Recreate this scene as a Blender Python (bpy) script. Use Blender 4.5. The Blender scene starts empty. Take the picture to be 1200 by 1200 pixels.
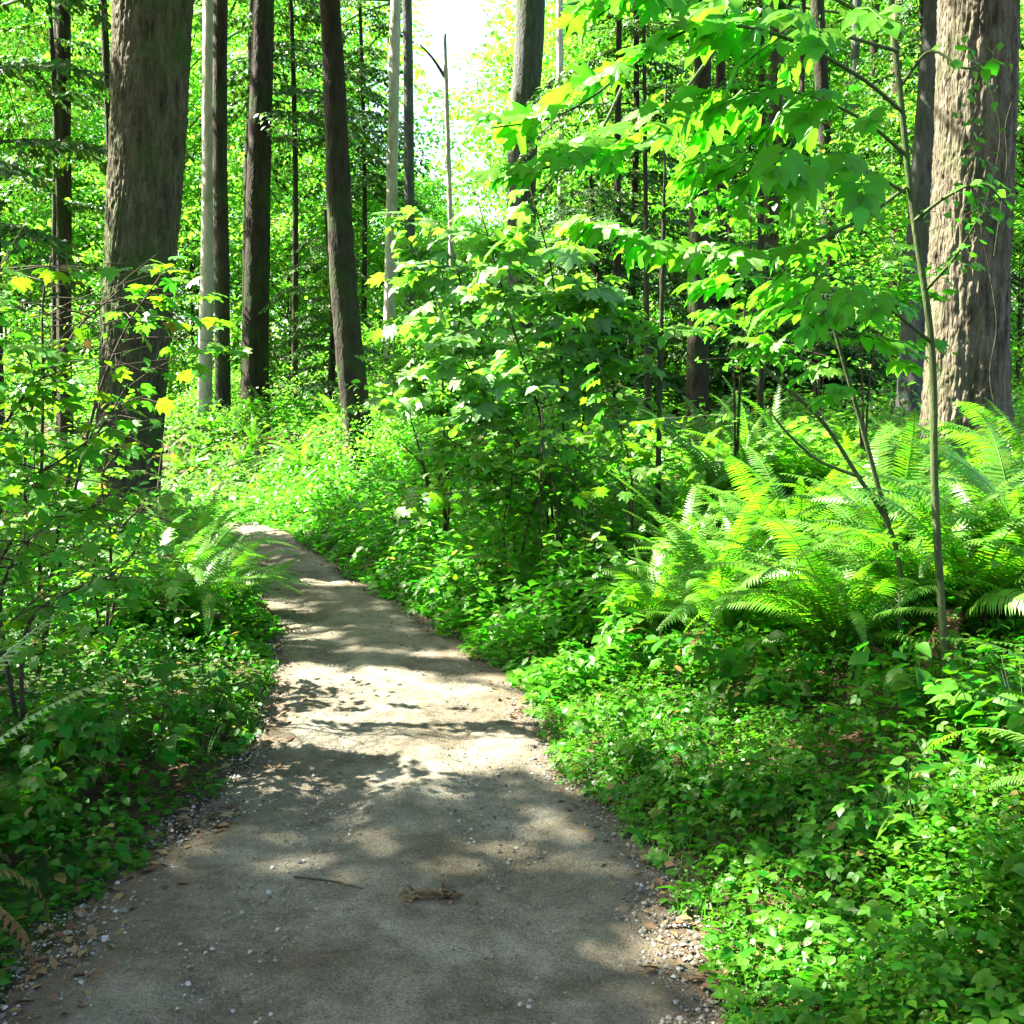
import bpy, math
import numpy as np
from mathutils import Matrix, Vector

# ------------------------------------------------------------------ camera, world, sun, exposure
F = 1287.0
PITCH = math.radians(5.3)
CAM = np.array([0.0, 0.0, 1.5])
scene = bpy.context.scene
col = scene.collection
cam_data = bpy.data.cameras.new("camera")
cam_data.sensor_width = 36.0
cam_data.lens = 36.0 * F / 1200.0
cam_data.clip_start = 0.05
cam_data.clip_end = 2000.0
cam = bpy.data.objects.new("camera", cam_data)
col.objects.link(cam)
cam.location = CAM
cam.rotation_euler = (math.radians(90) - PITCH, 0, 0)
scene.camera = cam

SUN_EL = math.radians(48.0)
SUN_AZ = math.radians(-74.0)       # clockwise from +y: the sun stands to the left
S = np.array([math.cos(SUN_EL) * math.sin(SUN_AZ), math.cos(SUN_EL) * math.cos(SUN_AZ), math.sin(SUN_EL)])

world = bpy.data.worlds.new("World")
scene.world = world
world.use_nodes = True
wn = world.node_tree.nodes
bg = wn.get("Background") or wn.new("ShaderNodeBackground")
sky = wn.new("ShaderNodeTexSky")
sky.sky_type = 'NISHITA'
sky.sun_disc = False
sky.sun_elevation = SUN_EL
sky.sun_rotation = SUN_AZ
sky.air_density = 1.0
sky.dust_density = 3.0
sky.ozone_density = 1.0
bg.inputs["Strength"].default_value = 0.068
world.node_tree.links.new(sky.outputs[0], bg.inputs[0])
out = wn.get("World Output") or wn.new("ShaderNodeOutputWorld")
world.node_tree.links.new(bg.outputs[0], out.inputs[0])

sun_data = bpy.data.lights.new("sun", 'SUN')
sun_data.energy = 5.0
sun_data.angle = math.radians(0.5)
sun_data.color = (1.0, 0.94, 0.82)
sun = bpy.data.objects.new("sun", sun_data)
col.objects.link(sun)
sun.rotation_euler = Vector(S).to_track_quat('Z', 'Y').to_euler()
sun.location = (-20, 0, 40)

scene.view_settings.view_transform = 'Standard'
scene.view_settings.look = 'None'
scene.view_settings.gamma = 1.0
scene.view_settings.use_curve_mapping = False
scene.view_settings.exposure = 3.25
scene.cycles.use_denoising = True
scene.cycles.max_bounces = 7
scene.cycles.diffuse_bounces = 4
scene.cycles.glossy_bounces = 2
scene.cycles.transmission_bounces = 4
scene.cycles.transparent_max_bounces = 4
scene.cycles.caustics_reflective = False
scene.cycles.caustics_refractive = False
scene.cycles.sample_clamp_indirect = 6.0

rng = np.random.default_rng(7)
TAU = 2 * math.pi

# ------------------------------------------------------------------ numeric noise
def _hash(i, j, k, seed):
    h = (i * 374761393 + j * 668265263 + k * 2147483647 + seed * 144665) & 0xFFFFFFFF
    h = ((h ^ (h >> 13)) * 1274126177) & 0xFFFFFFFF
    return ((h ^ (h >> 16)) & 0xFFFF) / 65535.0

def vnoise(p, seed=0):
    """value noise in 0..1 at points p (...,2 or 3)"""
    p = np.asarray(p, float)
    if p.shape[-1] == 2:
        p = np.concatenate([p, np.zeros(p.shape[:-1] + (1,))], -1)
    i = np.floor(p).astype(np.int64)
    f = p - i
    f = f * f * (3 - 2 * f)
    r = 0
    for a in (0, 1):
        for b in (0, 1):
            for c in (0, 1):
                w = (f[..., 0] if a else 1 - f[..., 0]) * (f[..., 1] if b else 1 - f[..., 1]) * (f[..., 2] if c else 1 - f[..., 2])
                r = r + w * _hash(i[..., 0] + a, i[..., 1] + b, i[..., 2] + c, seed)
    return r

def fbm(p, octv=3, seed=0):
    p = np.asarray(p, float)
    r, a, t = 0, 1.0, 0
    for o in range(octv):
        r = r + a * vnoise(p * 2 ** o + 17.3 * o, seed + o)
        t += a
        a *= 0.5
    return r / t

def sstep(a, b, x):
    t = np.clip((np.asarray(x, float) - a) / (b - a), 0, 1)
    return t * t * (3 - 2 * t)

# ------------------------------------------------------------------ terrain
def flat_y(py):
    return CAM[2] / math.tan(math.atan((py - 600) / F) + PITCH)

def px_x(px, py, Y):
    """x of the ray through a pixel when it reaches depth Y"""
    u, v = (px - 600) / F, (600 - py) / F
    dy = math.cos(PITCH) + v * math.sin(PITCH)
    return u * Y / dy

_edges = [(1200, -20, 890), (1100, 40, 835), (1000, 170, 765), (900, 275, 690), (850, 303, 640), (800, 314, 604),
          (750, 312, 545), (700, 298, 455), (660, 284, 388), (630, 262, 328)]
_py = [flat_y(e[0]) for e in _edges]
_pl = [px_x(e[1], e[0], y) for e, y in zip(_edges, _py)]
_pr = [px_x(e[2], e[0], y) for e, y in zip(_edges, _py)]
PY = np.array([-8.0, 0.0] + _py + [15.5, 18.0, 22.0, 60.0])
PL = np.array([-1.3, -1.2] + _pl + [-5.0, -8.0, -16.0, -60.0])
PR = np.array([0.5, 0.5] + _pr + [-3.9, -6.8, -14.5, -58.0])

def edges(y):
    return np.interp(y, PY, PL), np.interp(y, PY, PR)

def ground_z(x, y):
    x = np.asarray(x, float); y = np.asarray(y, float)
    l, r = edges(y)
    sr = np.maximum(x - r, 0); sl = np.maximum(l - x, 0)
    base = 0.10 * sstep(9, 12.5, y) - 0.25 * sstep(13, 16.5, y)
    z = base + sstep(0, 3.2, sr) * 0.78 + sstep(3, 9, sr) * 0.25 + sstep(0, 2.8, sl) * 0.32
    off = sstep(0, 2.5, np.maximum(sr, sl))
    z = z + off * 0.55 * sstep(10, 19, y) + off * 0.5 * sstep(22, 60, y)
    z = z + off * 0.16 * (fbm(np.stack([x, y], -1) * 0.9, 3, 5) - 0.5)
    return z

def at(px, py, D):
    u, v = (px - 600) / F, (600 - py) / F
    d = np.array([u, math.cos(PITCH) + v * math.sin(PITCH), -math.sin(PITCH) + v * math.cos(PITCH)])
    return CAM + d * (D / d[1])

def on_ground(px, py, far=60.0):
    """the point where the ray of a pixel meets the terrain"""
    ys = np.linspace(1.5, far, 1200)
    u, v = (px - 600) / F, (600 - py) / F
    d = np.array([u, math.cos(PITCH) + v * math.sin(PITCH), -math.sin(PITCH) + v * math.cos(PITCH)])
    P = CAM + d * (ys / d[1])[:, None]
    below = P[:, 2] <= ground_z(P[:, 0], P[:, 1])
    k = int(np.argmax(below)) if below.any() else len(ys) - 1
    p = P[k].copy()
    p[2] = float(ground_z(p[0], p[1]))
    return p

def foot(px, D, py=560):
    """terrain point below pixel column px at depth D"""
    p = at(px, py, D)
    p[2] = float(ground_z(p[0], p[1]))
    return p

# ------------------------------------------------------------------ sun gaps: holes shaped into the unseen canopy so sun reaches chosen spots
def proj(P):
    P = np.asarray(P, float)
    return P[..., :2] - S[:2] * (P[..., 2:3] / S[2])

GAPS = []        # gx, gy, rx, ry, keep probability of a leaf inside
def gap_ground(px, py, rx, ry, keep=0.0):
    y0, y1 = flat_y(py + ry), flat_y(py - ry)
    Y = (y0 + y1) / 2
    GAPS.append((px_x(px, py, Y), Y, rx * Y / F, (y1 - y0) / 2, keep))
def gap_at(px, py, D, r, keep=0.0):
    g = proj(at(px, py, D))
    GAPS.append((g[0], g[1], r, r, keep))

gap_ground(355, 743, 45, 9); gap_ground(480, 772, 74, 10); gap_ground(370, 788, 60, 7)
gap_ground(540, 826, 110, 5); gap_ground(470, 844, 160, 6); gap_ground(610, 803, 50, 16)
gap_ground(470, 872, 150, 11, 0.45); gap_ground(600, 895, 110, 12, 0.1); gap_ground(365, 866, 70, 10, 0.15)
gap_ground(575, 1000, 36, 8, 0.4); gap_ground(385, 1038, 42, 10, 0.15)
gap_ground(690, 1125, 120, 22, 0.12); gap_ground(830, 1097, 55, 20)
gap_ground(640, 1195, 130, 16, 0.15); gap_ground(290, 612, 50, 12); gap_ground(700, 905, 60, 22, 0.1)
for a in [(860, 620, 6.3, .9), (930, 590, 5.4, .55), (1130, 610, 6, .9), (770, 735, 5.6, .5), (845, 850, 4.4, .25), (725, 830, 5.0, .4),
          (1000, 540, 9, 1.6), (900, 520, 10, 1.3), (1110, 450, 9.3, .5), (1110, 330, 9.3, .5), (1115, 240, 9.3, .5), (1120, 120, 9.3, .4),
          (1115, 500, 9.3, .5), (130, 290, 10.4, .35), (125, 230, 10.4, .3), (128, 380, 10.4, .25),
          (690, 420, 8, .45), (560, 330, 9, .8), (600, 260, 9, .8), (540, 400, 9, .5), (470, 270, 9, .5), (620, 400, 8, .4),
          (900, 130, 4, .6), (950, 320, 4, .5), (650, 130, 4, .5), (750, 150, 4, .5), (1000, 400, 4, .35), (850, 330, 4, .4),
          (120, 480, 5.2, .2), (30, 560, 7, .8), (60, 690, 6, .5), (225, 640, 8.2, .55), (215, 675, 7.5, .5), (60, 420, 6.5, .5),
          (1100, 700, 5, .4), (1150, 880, 3.4, .18), (960, 1140, 2.8, .24), (880, 1070, 3.2, .2),
          (560, 330, 9, 1.3), (640, 300, 8.2, 1.1), (480, 330, 9.5, 1.0), (850, 250, 8, 1.0), (300, 480, 16, 2.6), (350, 560, 14, 1.6), (250, 430, 20, 3.0),
          (1115, 400, 9.3, .9), (1120, 180, 9.3, .9), (125, 330, 10.4, .5), (125, 200, 10.4, .5), (1140, 620, 6, 1.1), (960, 640, 5.6, .8), (1000, 300, 4.3, .9), (820, 60, 4, .8), (640, 160, 4, .6),
          (20, 380, 6.5, .8), (420, 420, 15, 1.5), (240, 400, 19, 1.5), (120, 600, 5.6, .35), (170, 700, 6.5, .5),
          (60, 330, 5.5, .7), (110, 420, 5.3, .5), (30, 480, 5, .5), (170, 560, 6.2, .4), (185, 700, 7.4, .45), (470, 630, 11.0, .45), (540, 700, 8.2, .35), (650, 790, 5.8, .45), (610, 735, 7, .3), (700, 300, 9, .8), (480, 560, 10, .6), (400, 590, 12.5, .7), (240, 560, 15, 1.6), (200, 500, 17, 2.0), (300, 430, 18, 2.0), (330, 520, 15, 1.2), (700, 560, 8, .5), (640, 500, 8, .5), (1060, 960, 3.0, .22)]:
    gap_at(*a)
GA = np.array(GAPS)

N_PATH_GAPS = 16
def in_gap(P, m=.07):
    """lowest keep probability of the gaps that hold the sun-projected points; m widens a gap by the reach of a leaf"""
    g = proj(P)
    k = np.ones(g.shape[:-1])
    for gx, gy, rx, ry, kp in GA:
        d = ((g[..., 0] - gx) / (rx + m)) ** 2 + ((g[..., 1] - gy) / (ry + m * .6)) ** 2
        k = np.where(d < 1, np.minimum(k, kp), k)
    return k

# ------------------------------------------------------------------ mesh helpers
def mesh_np(name, verts, quads=None, tris=None, mat=None, smooth=False):
    me = bpy.data.meshes.new(name)
    verts = np.asarray(verts, np.float32)
    q = np.zeros((0, 4), np.int32) if quads is None else np.asarray(quads, np.int32).reshape(-1, 4)
    t = np.zeros((0, 3), np.int32) if tris is None else np.asarray(tris, np.int32).reshape(-1, 3)
    me.vertices.add(len(verts)); me.vertices.foreach_set("co", verts.ravel())
    nl = q.size + t.size
    me.loops.add(nl)
    me.loops.foreach_set("vertex_index", np.concatenate([q.ravel(), t.ravel()]))
    me.polygons.add(len(q) + len(t))
    starts = np.concatenate([np.arange(len(q)) * 4, q.size + np.arange(len(t)) * 3]).astype(np.int32)
    me.polygons.foreach_set("loop_start", starts)
    if smooth:
        me.polygons.foreach_set("use_smooth", np.ones(len(q) + len(t), bool))
    me.update(calc_edges=True)
    if mat: me.materials.append(mat)
    return me

class Acc:
    """collects verts and faces of one mesh"""
    def __init__(s): s.v, s.q, s.t, s.n = [], [], [], 0
    def add(s, v, q=None, t=None):
        v = np.asarray(v, float).reshape(-1, 3)
        s.v.append(v)
        if q is not None and len(q): s.q.append(np.asarray(q, int).reshape(-1, 4) + s.n)
        if t is not None and len(t): s.t.append(np.asarray(t, int).reshape(-1, 3) + s.n)
        s.n += len(v); return s
    def mesh(s, name, mat, origin=(0, 0, 0), smooth=False):
        v = np.concatenate(s.v) - np.asarray(origin)
        return mesh_np(name, v, np.concatenate(s.q) if s.q else None, np.concatenate(s.t) if s.t else None, mat, smooth)

def link(name, me, parent=None, loc=None, kind=None, label=None, cat=None, group=None):
    o = bpy.data.objects.new(name, me)
    col.objects.link(o)
    if parent is not None: o.parent = parent
    if loc is not None: o.location = tuple(float(c) for c in loc)
    if kind: o["kind"] = kind
    if label: o["label"] = label
    if cat: o["category"] = cat
    if group: o["group"] = group
    return o

def thing(name, label, cat, loc, rz=0.0, group=None):
    o = link(name, None, None, loc, None, label, cat, group)
    o.rotation_euler = (0, 0, rz)
    o.empty_display_size = 0.1
    return o

def copy_thing(root, loc, rz, label, group=None, scale=1.0):
    r = root.copy(); col.objects.link(r)
    r.location = tuple(float(c) for c in loc); r.rotation_euler = (0, 0, rz); r.scale = (scale,) * 3
    r["label"] = label
    if group: r["group"] = group
    for ch in list(root.children):
        c = ch.copy(); col.objects.link(c); c.parent = r
    return r

def resample(pts, n):
    """Catmull-Rom through pts, n samples"""
    P = np.asarray(pts, float)
    if len(P) == 2:
        t = np.linspace(0, 1, n)[:, None]; return P[0] * (1 - t) + P[1] * t
    Q = np.vstack([2 * P[0] - P[1], P, 2 * P[-1] - P[-2]])
    t = np.linspace(0, len(P) - 1 - 1e-9, n); i = t.astype(int); f = (t - i)[:, None]
    a, b, c, d = Q[i], Q[i + 1], Q[i + 2], Q[i + 3]
    return 0.5 * (2 * b + (c - a) * f + (2 * a - 5 * b + 4 * c - d) * f ** 2 + (3 * b - a - 3 * c + d) * f ** 3)

def tube(pts, radii, segs=6, cap=True):
    P = np.asarray(pts, float); n = len(P)
    R = np.interp(np.linspace(0, 1, n), np.linspace(0, 1, len(radii)), radii)
    T = np.gradient(P, axis=0); T /= np.linalg.norm(T, axis=1)[:, None] + 1e-9
    ref = np.array([0.0, 0, 1]) if abs(T[:, 2]).mean() < 0.8 else np.array([1.0, 0, 0])
    A = np.cross(T, ref); A /= np.linalg.norm(A, axis=1)[:, None] + 1e-9
    B = np.cross(A, T)
    th = np.linspace(0, TAU, segs, endpoint=False)
    V = P[:, None] + R[:, None, None] * (np.cos(th)[None, :, None] * A[:, None] + np.sin(th)[None, :, None] * B[:, None])
    i = np.arange(n - 1)[:, None] * segs; j = np.arange(segs)[None]; j2 = (j + 1) % segs
    Q = np.stack([i + j, i + j2, i + segs + j2, i + segs + j], -1).reshape(-1, 4)
    V = V.reshape(-1, 3); t = []
    if cap:
        V = np.vstack([V, P[-1] + T[-1] * R[-1] * 0.5]); b = (n - 1) * segs
        t = [(b + k, b + (k + 1) % segs, n * segs) for k in range(segs)]
    return V, Q, np.array(t, int).reshape(-1, 3)

# ------------------------------------------------------------------ materials
def new_mat(name):
    m = bpy.data.materials.new(name); m.use_nodes = True
    nt = m.node_tree; nt.nodes.clear()
    return m, nt, nt.nodes, nt.links

def leaf_mat(name, dark, light, trans, rough=0.42, tmix=0.45, spec=0.5, far=False, hue=0.03, spent=.985, veins=0):
    m, nt, N, L = new_mat(name)
    o = N.new("ShaderNodeOutputMaterial")
    geo = N.new("ShaderNodeNewGeometry")
    tc = N.new("ShaderNodeTexCoord")
    oi = N.new("ShaderNodeObjectInfo")
    add = N.new("ShaderNodeMath"); add.operation = 'ADD'
    L.new(geo.outputs["Random Per Island"], add.inputs[0]); L.new(oi.outputs["Random"], add.inputs[1])
    fr = N.new("ShaderNodeMath"); fr.operation = 'FRACT'; L.new(add.outputs[0], fr.inputs[0])
    nz = N.new("ShaderNodeTexNoise"); nz.inputs["Scale"].default_value = 1.3; nz.inputs["Detail"].default_value = 2
    L.new(geo.outputs["Position"], nz.inputs["Vector"])
    av = N.new("ShaderNodeMath"); av.operation = 'MULTIPLY_ADD'; av.inputs[1].default_value = 0.55
    L.new(fr.outputs[0], av.inputs[0])
    sc = N.new("ShaderNodeMath"); sc.operation = 'MULTIPLY'; sc.inputs[1].default_value = 0.5
    L.new(nz.outputs[0], sc.inputs[0]); L.new(sc.outputs[0], av.inputs[2])
    mx = N.new("ShaderNodeMix"); mx.data_type = 'RGBA'
    L.new(av.outputs[0], mx.inputs[0]); mx.inputs[6].default_value = (*dark, 1); mx.inputs[7].default_value = (*light, 1)
    hs = N.new("ShaderNodeHueSaturation")
    mr = N.new("ShaderNodeMapRange"); mr.inputs[3].default_value = 0.5 - hue; mr.inputs[4].default_value = 0.5 + hue
    L.new(fr.outputs[0], mr.inputs[0]); L.new(mr.outputs[0], hs.inputs["Hue"]); L.new(mx.outputs[2], hs.inputs["Color"])
    old = N.new("ShaderNodeMath"); old.operation = 'GREATER_THAN'; old.inputs[1].default_value = spent; L.new(geo.outputs["Random Per Island"], old.inputs[0])
    mo = N.new("ShaderNodeMix"); mo.data_type = 'RGBA'; mo.inputs[7].default_value = (.20, .15, .04, 1)
    L.new(old.outputs[0], mo.inputs[0]); L.new(hs.outputs[0], mo.inputs[6])
    hs = mo
    if veins:
        sx = N.new("ShaderNodeSeparateXYZ"); L.new(tc.outputs["Object"], sx.inputs[0])
        def mth(op, a, b=None):
            n = N.new("ShaderNodeMath"); n.operation = op
            for i_, q in enumerate((a, b)):
                if q is None: continue
                if isinstance(q, (int, float)): n.inputs[i_].default_value = q
                else: L.new(q, n.inputs[i_])
            return n.outputs[0]
        ax, y_ = mth('ABSOLUTE', sx.outputs[0]), sx.outputs[1]
        if veins == 1:      # palmate: ribs fan out from the leaf stalk
            ang = mth('ARCTAN2', ax, mth('SUBTRACT', y_, .02))
            rr = mth('SQRT', mth('ADD', mth('MULTIPLY', ax, ax), mth('MULTIPLY', y_, y_)))
            rib = mth('MULTIPLY', mth('ABSOLUTE', mth('SINE', mth('MULTIPLY', ang, 4.3))), rr)
        else:
            rib = ax
        side = mth('MULTIPLY', mth('ABSOLUTE', mth('SINE', mth('MULTIPLY', mth('SUBTRACT', y_, mth('MULTIPLY', ax, .9)), 26.0))), .09)
        vm_ = N.new("ShaderNodeMapRange"); vm_.inputs[1].default_value = .012; vm_.inputs[2].default_value = .035; vm_.inputs[3].default_value = 1; vm_.inputs[4].default_value = 0
        L.new(mth('MINIMUM', rib, mth('ADD', side, .008)), vm_.inputs[0])
        vc = N.new("ShaderNodeMix"); vc.data_type = 'RGBA'; vc.inputs[7].default_value = (.16, .30, .05, 1)
        vf = mth('MULTIPLY', vm_.outputs[0], .55)
        L.new(vf, vc.inputs[0]); L.new(mo.outputs[2], vc.inputs[6]); mo = vc
    p = N.new("ShaderNodeBsdfPrincipled")
    p.inputs["Roughness"].default_value = rough
    p.inputs["Specular IOR Level"].default_value = spec
    L.new(mo.outputs[2], p.inputs["Base Color"])
    tr = N.new("ShaderNodeBsdfTranslucent")
    th = N.new("ShaderNodeHueSaturation"); L.new(mr.outputs[0], th.inputs["Hue"]); th.inputs["Color"].default_value = (*trans, 1)
    vv = N.new("ShaderNodeMapRange"); vv.inputs[3].default_value = 0.7; vv.inputs[4].default_value = 1.25
    L.new(av.outputs[0], vv.inputs[0]); L.new(vv.outputs[0], th.inputs["Value"])
    mt = N.new("ShaderNodeMix"); mt.data_type = 'RGBA'; mt.inputs[7].default_value = (.22, .16, .03, 1)
    L.new(old.outputs[0], mt.inputs[0]); L.new(th.outputs[0], mt.inputs[6]); L.new(mt.outputs[2], tr.inputs["Color"])
    if not far:
        wv = N.new("ShaderNodeTexNoise"); wv.inputs["Scale"].default_value = 60; wv.inputs["Detail"].default_value = 2
        L.new(geo.outputs["Position"], wv.inputs["Vector"])
        bp = N.new("ShaderNodeBump"); bp.inputs["Strength"].default_value = 0.35; bp.inputs["Distance"].default_value = 0.004
        L.new(wv.outputs[0], bp.inputs["Height"]); L.new(bp.outputs[0], p.inputs["Normal"])
    ms = N.new("ShaderNodeMixShader"); ms.inputs[0].default_value = tmix
    L.new(p.outputs[0], ms.inputs[1]); L.new(tr.outputs[0], ms.inputs[2]); L.new(ms.outputs[0], o.inputs[0])
    return m

M_LEAF = leaf_mat("maple_leaf", (.038, .13, .007), (.095, .26, .02), (.15, .46, .010), rough=.48, tmix=.5, spec=.4)
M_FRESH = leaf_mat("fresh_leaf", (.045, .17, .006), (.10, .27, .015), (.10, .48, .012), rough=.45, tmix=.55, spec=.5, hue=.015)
M_LEAF_V = leaf_mat("maple_leaf_veined", (.04, .13, .010), (.095, .26, .018), (.13, .46, .012), rough=.5, tmix=.52, spec=.35, veins=1)
M_FRESH_V = leaf_mat("fresh_maple_leaf", (.045, .17, .008), (.10, .27, .02), (.10, .48, .012), rough=.45, tmix=.56, spec=.5, hue=.02, veins=1)
M_BERRY = leaf_mat("broad_glare_leaf", (.07, .17, .04), (.21, .36, .15), (.16, .50, .03), rough=.42, tmix=.45, spec=.9, hue=.02, veins=1)  # sun glare on the broad leaves put into their colour as paler tones
M_BERRY_F = leaf_mat("broad_glare_leaf_small", (.05, .15, .02), (.15, .31, .08), (.16, .48, .02), rough=.42, tmix=.48, spec=.8, hue=.02)  # small leaves, with the same glare put into the colour
M_OVAL_V = leaf_mat("oval_leaflet", (.05, .17, .008), (.11, .28, .02), (.10, .50, .014), rough=.45, tmix=.55, spec=.5, hue=.02, veins=2)
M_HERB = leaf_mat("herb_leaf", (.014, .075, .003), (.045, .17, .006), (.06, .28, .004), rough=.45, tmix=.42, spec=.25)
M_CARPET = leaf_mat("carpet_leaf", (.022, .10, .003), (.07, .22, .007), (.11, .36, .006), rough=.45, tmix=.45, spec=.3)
M_FERN = leaf_mat("fern_frond", (.05, .15, .010), (.12, .26, .03), (.15, .48, .010), rough=.4, tmix=.48, spec=.6, spent=2)
M_FARLEAF = leaf_mat("woodland_leaf", (.06, .17, .012), (.15, .32, .035), (.19, .58, .03), rough=.45, tmix=.55, spec=.7, far=True, hue=.03)
M_CONIFER = leaf_mat("conifer_needles", (.018, .07, .008), (.05, .15, .018), (.09, .26, .015), rough=.5, tmix=.25, far=True)
M_CANOPY = leaf_mat("canopy_needles", (.03, .08, .01), (.06, .15, .02), (.10, .26, .02), rough=.5, tmix=.4, far=True)
M_DEADFERN = leaf_mat("dead_frond", (.10, .05, .018), (.20, .11, .04), (.12, .06, .02), rough=.7, tmix=.2, spec=.2)
M_LITTER = leaf_mat("leaf_litter", (.07, .04, .02), (.22, .14, .07), (.1, .06, .02), rough=.8, tmix=.1, spec=.2, hue=.02)

def bark_mat(name, c1, c2, moss, moss_amt, bump=0.6, scale=9.0, lichen=0.0):
    m, nt, N, L = new_mat(name)
    o = N.new("ShaderNodeOutputMaterial"); p = N.new("ShaderNodeBsdfPrincipled"); L.new(p.outputs[0], o.inputs[0])
    p.inputs["Roughness"].default_value = 0.88; p.inputs["Specular IOR Level"].default_value = 0.2
    tc = N.new("ShaderNodeTexCoord"); mp = N.new("ShaderNodeMapping"); mp.inputs["Scale"].default_value = (1, 1, 0.22)
    L.new(tc.outputs["Object"], mp.inputs[0])
    n1 = N.new("ShaderNodeTexNoise"); n1.inputs["Scale"].default_value = scale; n1.inputs["Detail"].default_value = 6; n1.inputs["Roughness"].default_value = .65
    L.new(mp.outputs[0], n1.inputs["Vector"])
    vo = N.new("ShaderNodeTexVoronoi"); vo.inputs["Scale"].default_value = scale * 2.4; vo.feature = 'DISTANCE_TO_EDGE'
    L.new(mp.outputs[0], vo.inputs["Vector"])
    rp = N.new("ShaderNodeValToRGB"); rp.color_ramp.elements[0].position = .32; rp.color_ramp.elements[1].position = .68
    rp.color_ramp.elements[0].color = (*c1, 1); rp.color_ramp.elements[1].color = (*c2, 1)
    L.new(n1.outputs[0], rp.inputs[0])
    n2 = N.new("ShaderNodeTexNoise"); n2.inputs["Scale"].default_value = 2.2; n2.inputs["Detail"].default_value = 5
    L.new(tc.outputs["Object"], n2.inputs["Vector"])
    mr = N.new("ShaderNodeMapRange"); mr.inputs[1].default_value = .62 - moss_amt * .35; mr.inputs[2].default_value = .85 - moss_amt * .35
    L.new(n2.outputs[0], mr.inputs[0])
    mx = N.new("ShaderNodeMix"); mx.data_type = 'RGBA'; mx.inputs[7].default_value = (*moss, 1)
    L.new(mr.outputs[0], mx.inputs[0]); L.new(rp.outputs[0], mx.inputs[6]); L.new(mx.outputs[2], p.inputs["Base Color"])
    mul = N.new("ShaderNodeMath"); mul.operation = 'MULTIPLY_ADD'; mul.inputs[1].default_value = .7
    L.new(vo.outputs["Distance"], mul.inputs[0]); L.new(n1.outputs[0], mul.inputs[2])
    b = N.new("ShaderNodeBump"); b.inputs["Strength"].default_value = bump; b.inputs["Distance"].default_value = 0.05
    L.new(mul.outputs[0], b.inputs["Height"]); L.new(b.outputs[0], p.inputs["Normal"])
    return m

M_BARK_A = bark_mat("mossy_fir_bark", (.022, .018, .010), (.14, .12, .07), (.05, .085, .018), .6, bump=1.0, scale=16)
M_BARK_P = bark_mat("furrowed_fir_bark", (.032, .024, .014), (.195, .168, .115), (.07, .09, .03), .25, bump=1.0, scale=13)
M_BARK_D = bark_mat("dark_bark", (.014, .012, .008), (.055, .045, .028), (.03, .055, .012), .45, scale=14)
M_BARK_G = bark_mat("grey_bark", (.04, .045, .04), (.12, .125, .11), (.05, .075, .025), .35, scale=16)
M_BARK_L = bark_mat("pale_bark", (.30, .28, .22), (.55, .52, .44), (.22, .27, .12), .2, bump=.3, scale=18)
M_TWIG = bark_mat("green_stem", (.03, .042, .014), (.075, .10, .034), (.045, .085, .014), .4, bump=.2, scale=40)
M_TWIGD = bark_mat("brown_twig", (.03, .022, .014), (.08, .06, .035), (.05, .07, .02), .2, bump=.2, scale=40)

def ground_mat():
    m, nt, N, L = new_mat("forest_soil")
    o = N.new("ShaderNodeOutputMaterial"); p = N.new("ShaderNodeBsdfPrincipled"); L.new(p.outputs[0], o.inputs[0])
    p.inputs["Roughness"].default_value = 0.95; p.inputs["Specular IOR Level"].default_value = .15
    g = N.new("ShaderNodeNewGeometry")
    n1 = N.new("ShaderNodeTexNoise"); n1.inputs["Scale"].default_value = 14; n1.inputs["Detail"].default_value = 8; n1.inputs["Roughness"].default_value = .7
    n2 = N.new("ShaderNodeTexNoise"); n2.inputs["Scale"].default_value = 1.1; n2.inputs["Detail"].default_value = 4
    for n in (n1, n2): L.new(g.outputs["Position"], n.inputs["Vector"])
    rp = N.new("ShaderNodeValToRGB"); e = rp.color_ramp.elements
    e[0].position = .3; e[0].color = (.018, .012, .007, 1); e[1].position = .72; e[1].color = (.12, .075, .04, 1)
    L.new(n1.outputs[0], rp.inputs[0])
    mx = N.new("ShaderNodeMix"); mx.data_type = 'RGBA'; mx.inputs[7].default_value = (.03, .07, .012, 1)
    mr = N.new("ShaderNodeMapRange"); mr.inputs[1].default_value = .45; mr.inputs[2].default_value = .6
    L.new(n2.outputs[0], mr.inputs[0]); L.new(mr.outputs[0], mx.inputs[0]); L.new(rp.outputs[0], mx.inputs[6])
    L.new(mx.outputs[2], p.inputs["Base Color"])
    b = N.new("ShaderNodeBump"); b.inputs["Strength"].default_value = .8; b.inputs["Distance"].default_value = .03
    L.new(n1.outputs[0], b.inputs["Height"]); L.new(b.outputs[0], p.inputs["Normal"])
    return m
M_SOIL = ground_mat()

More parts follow.
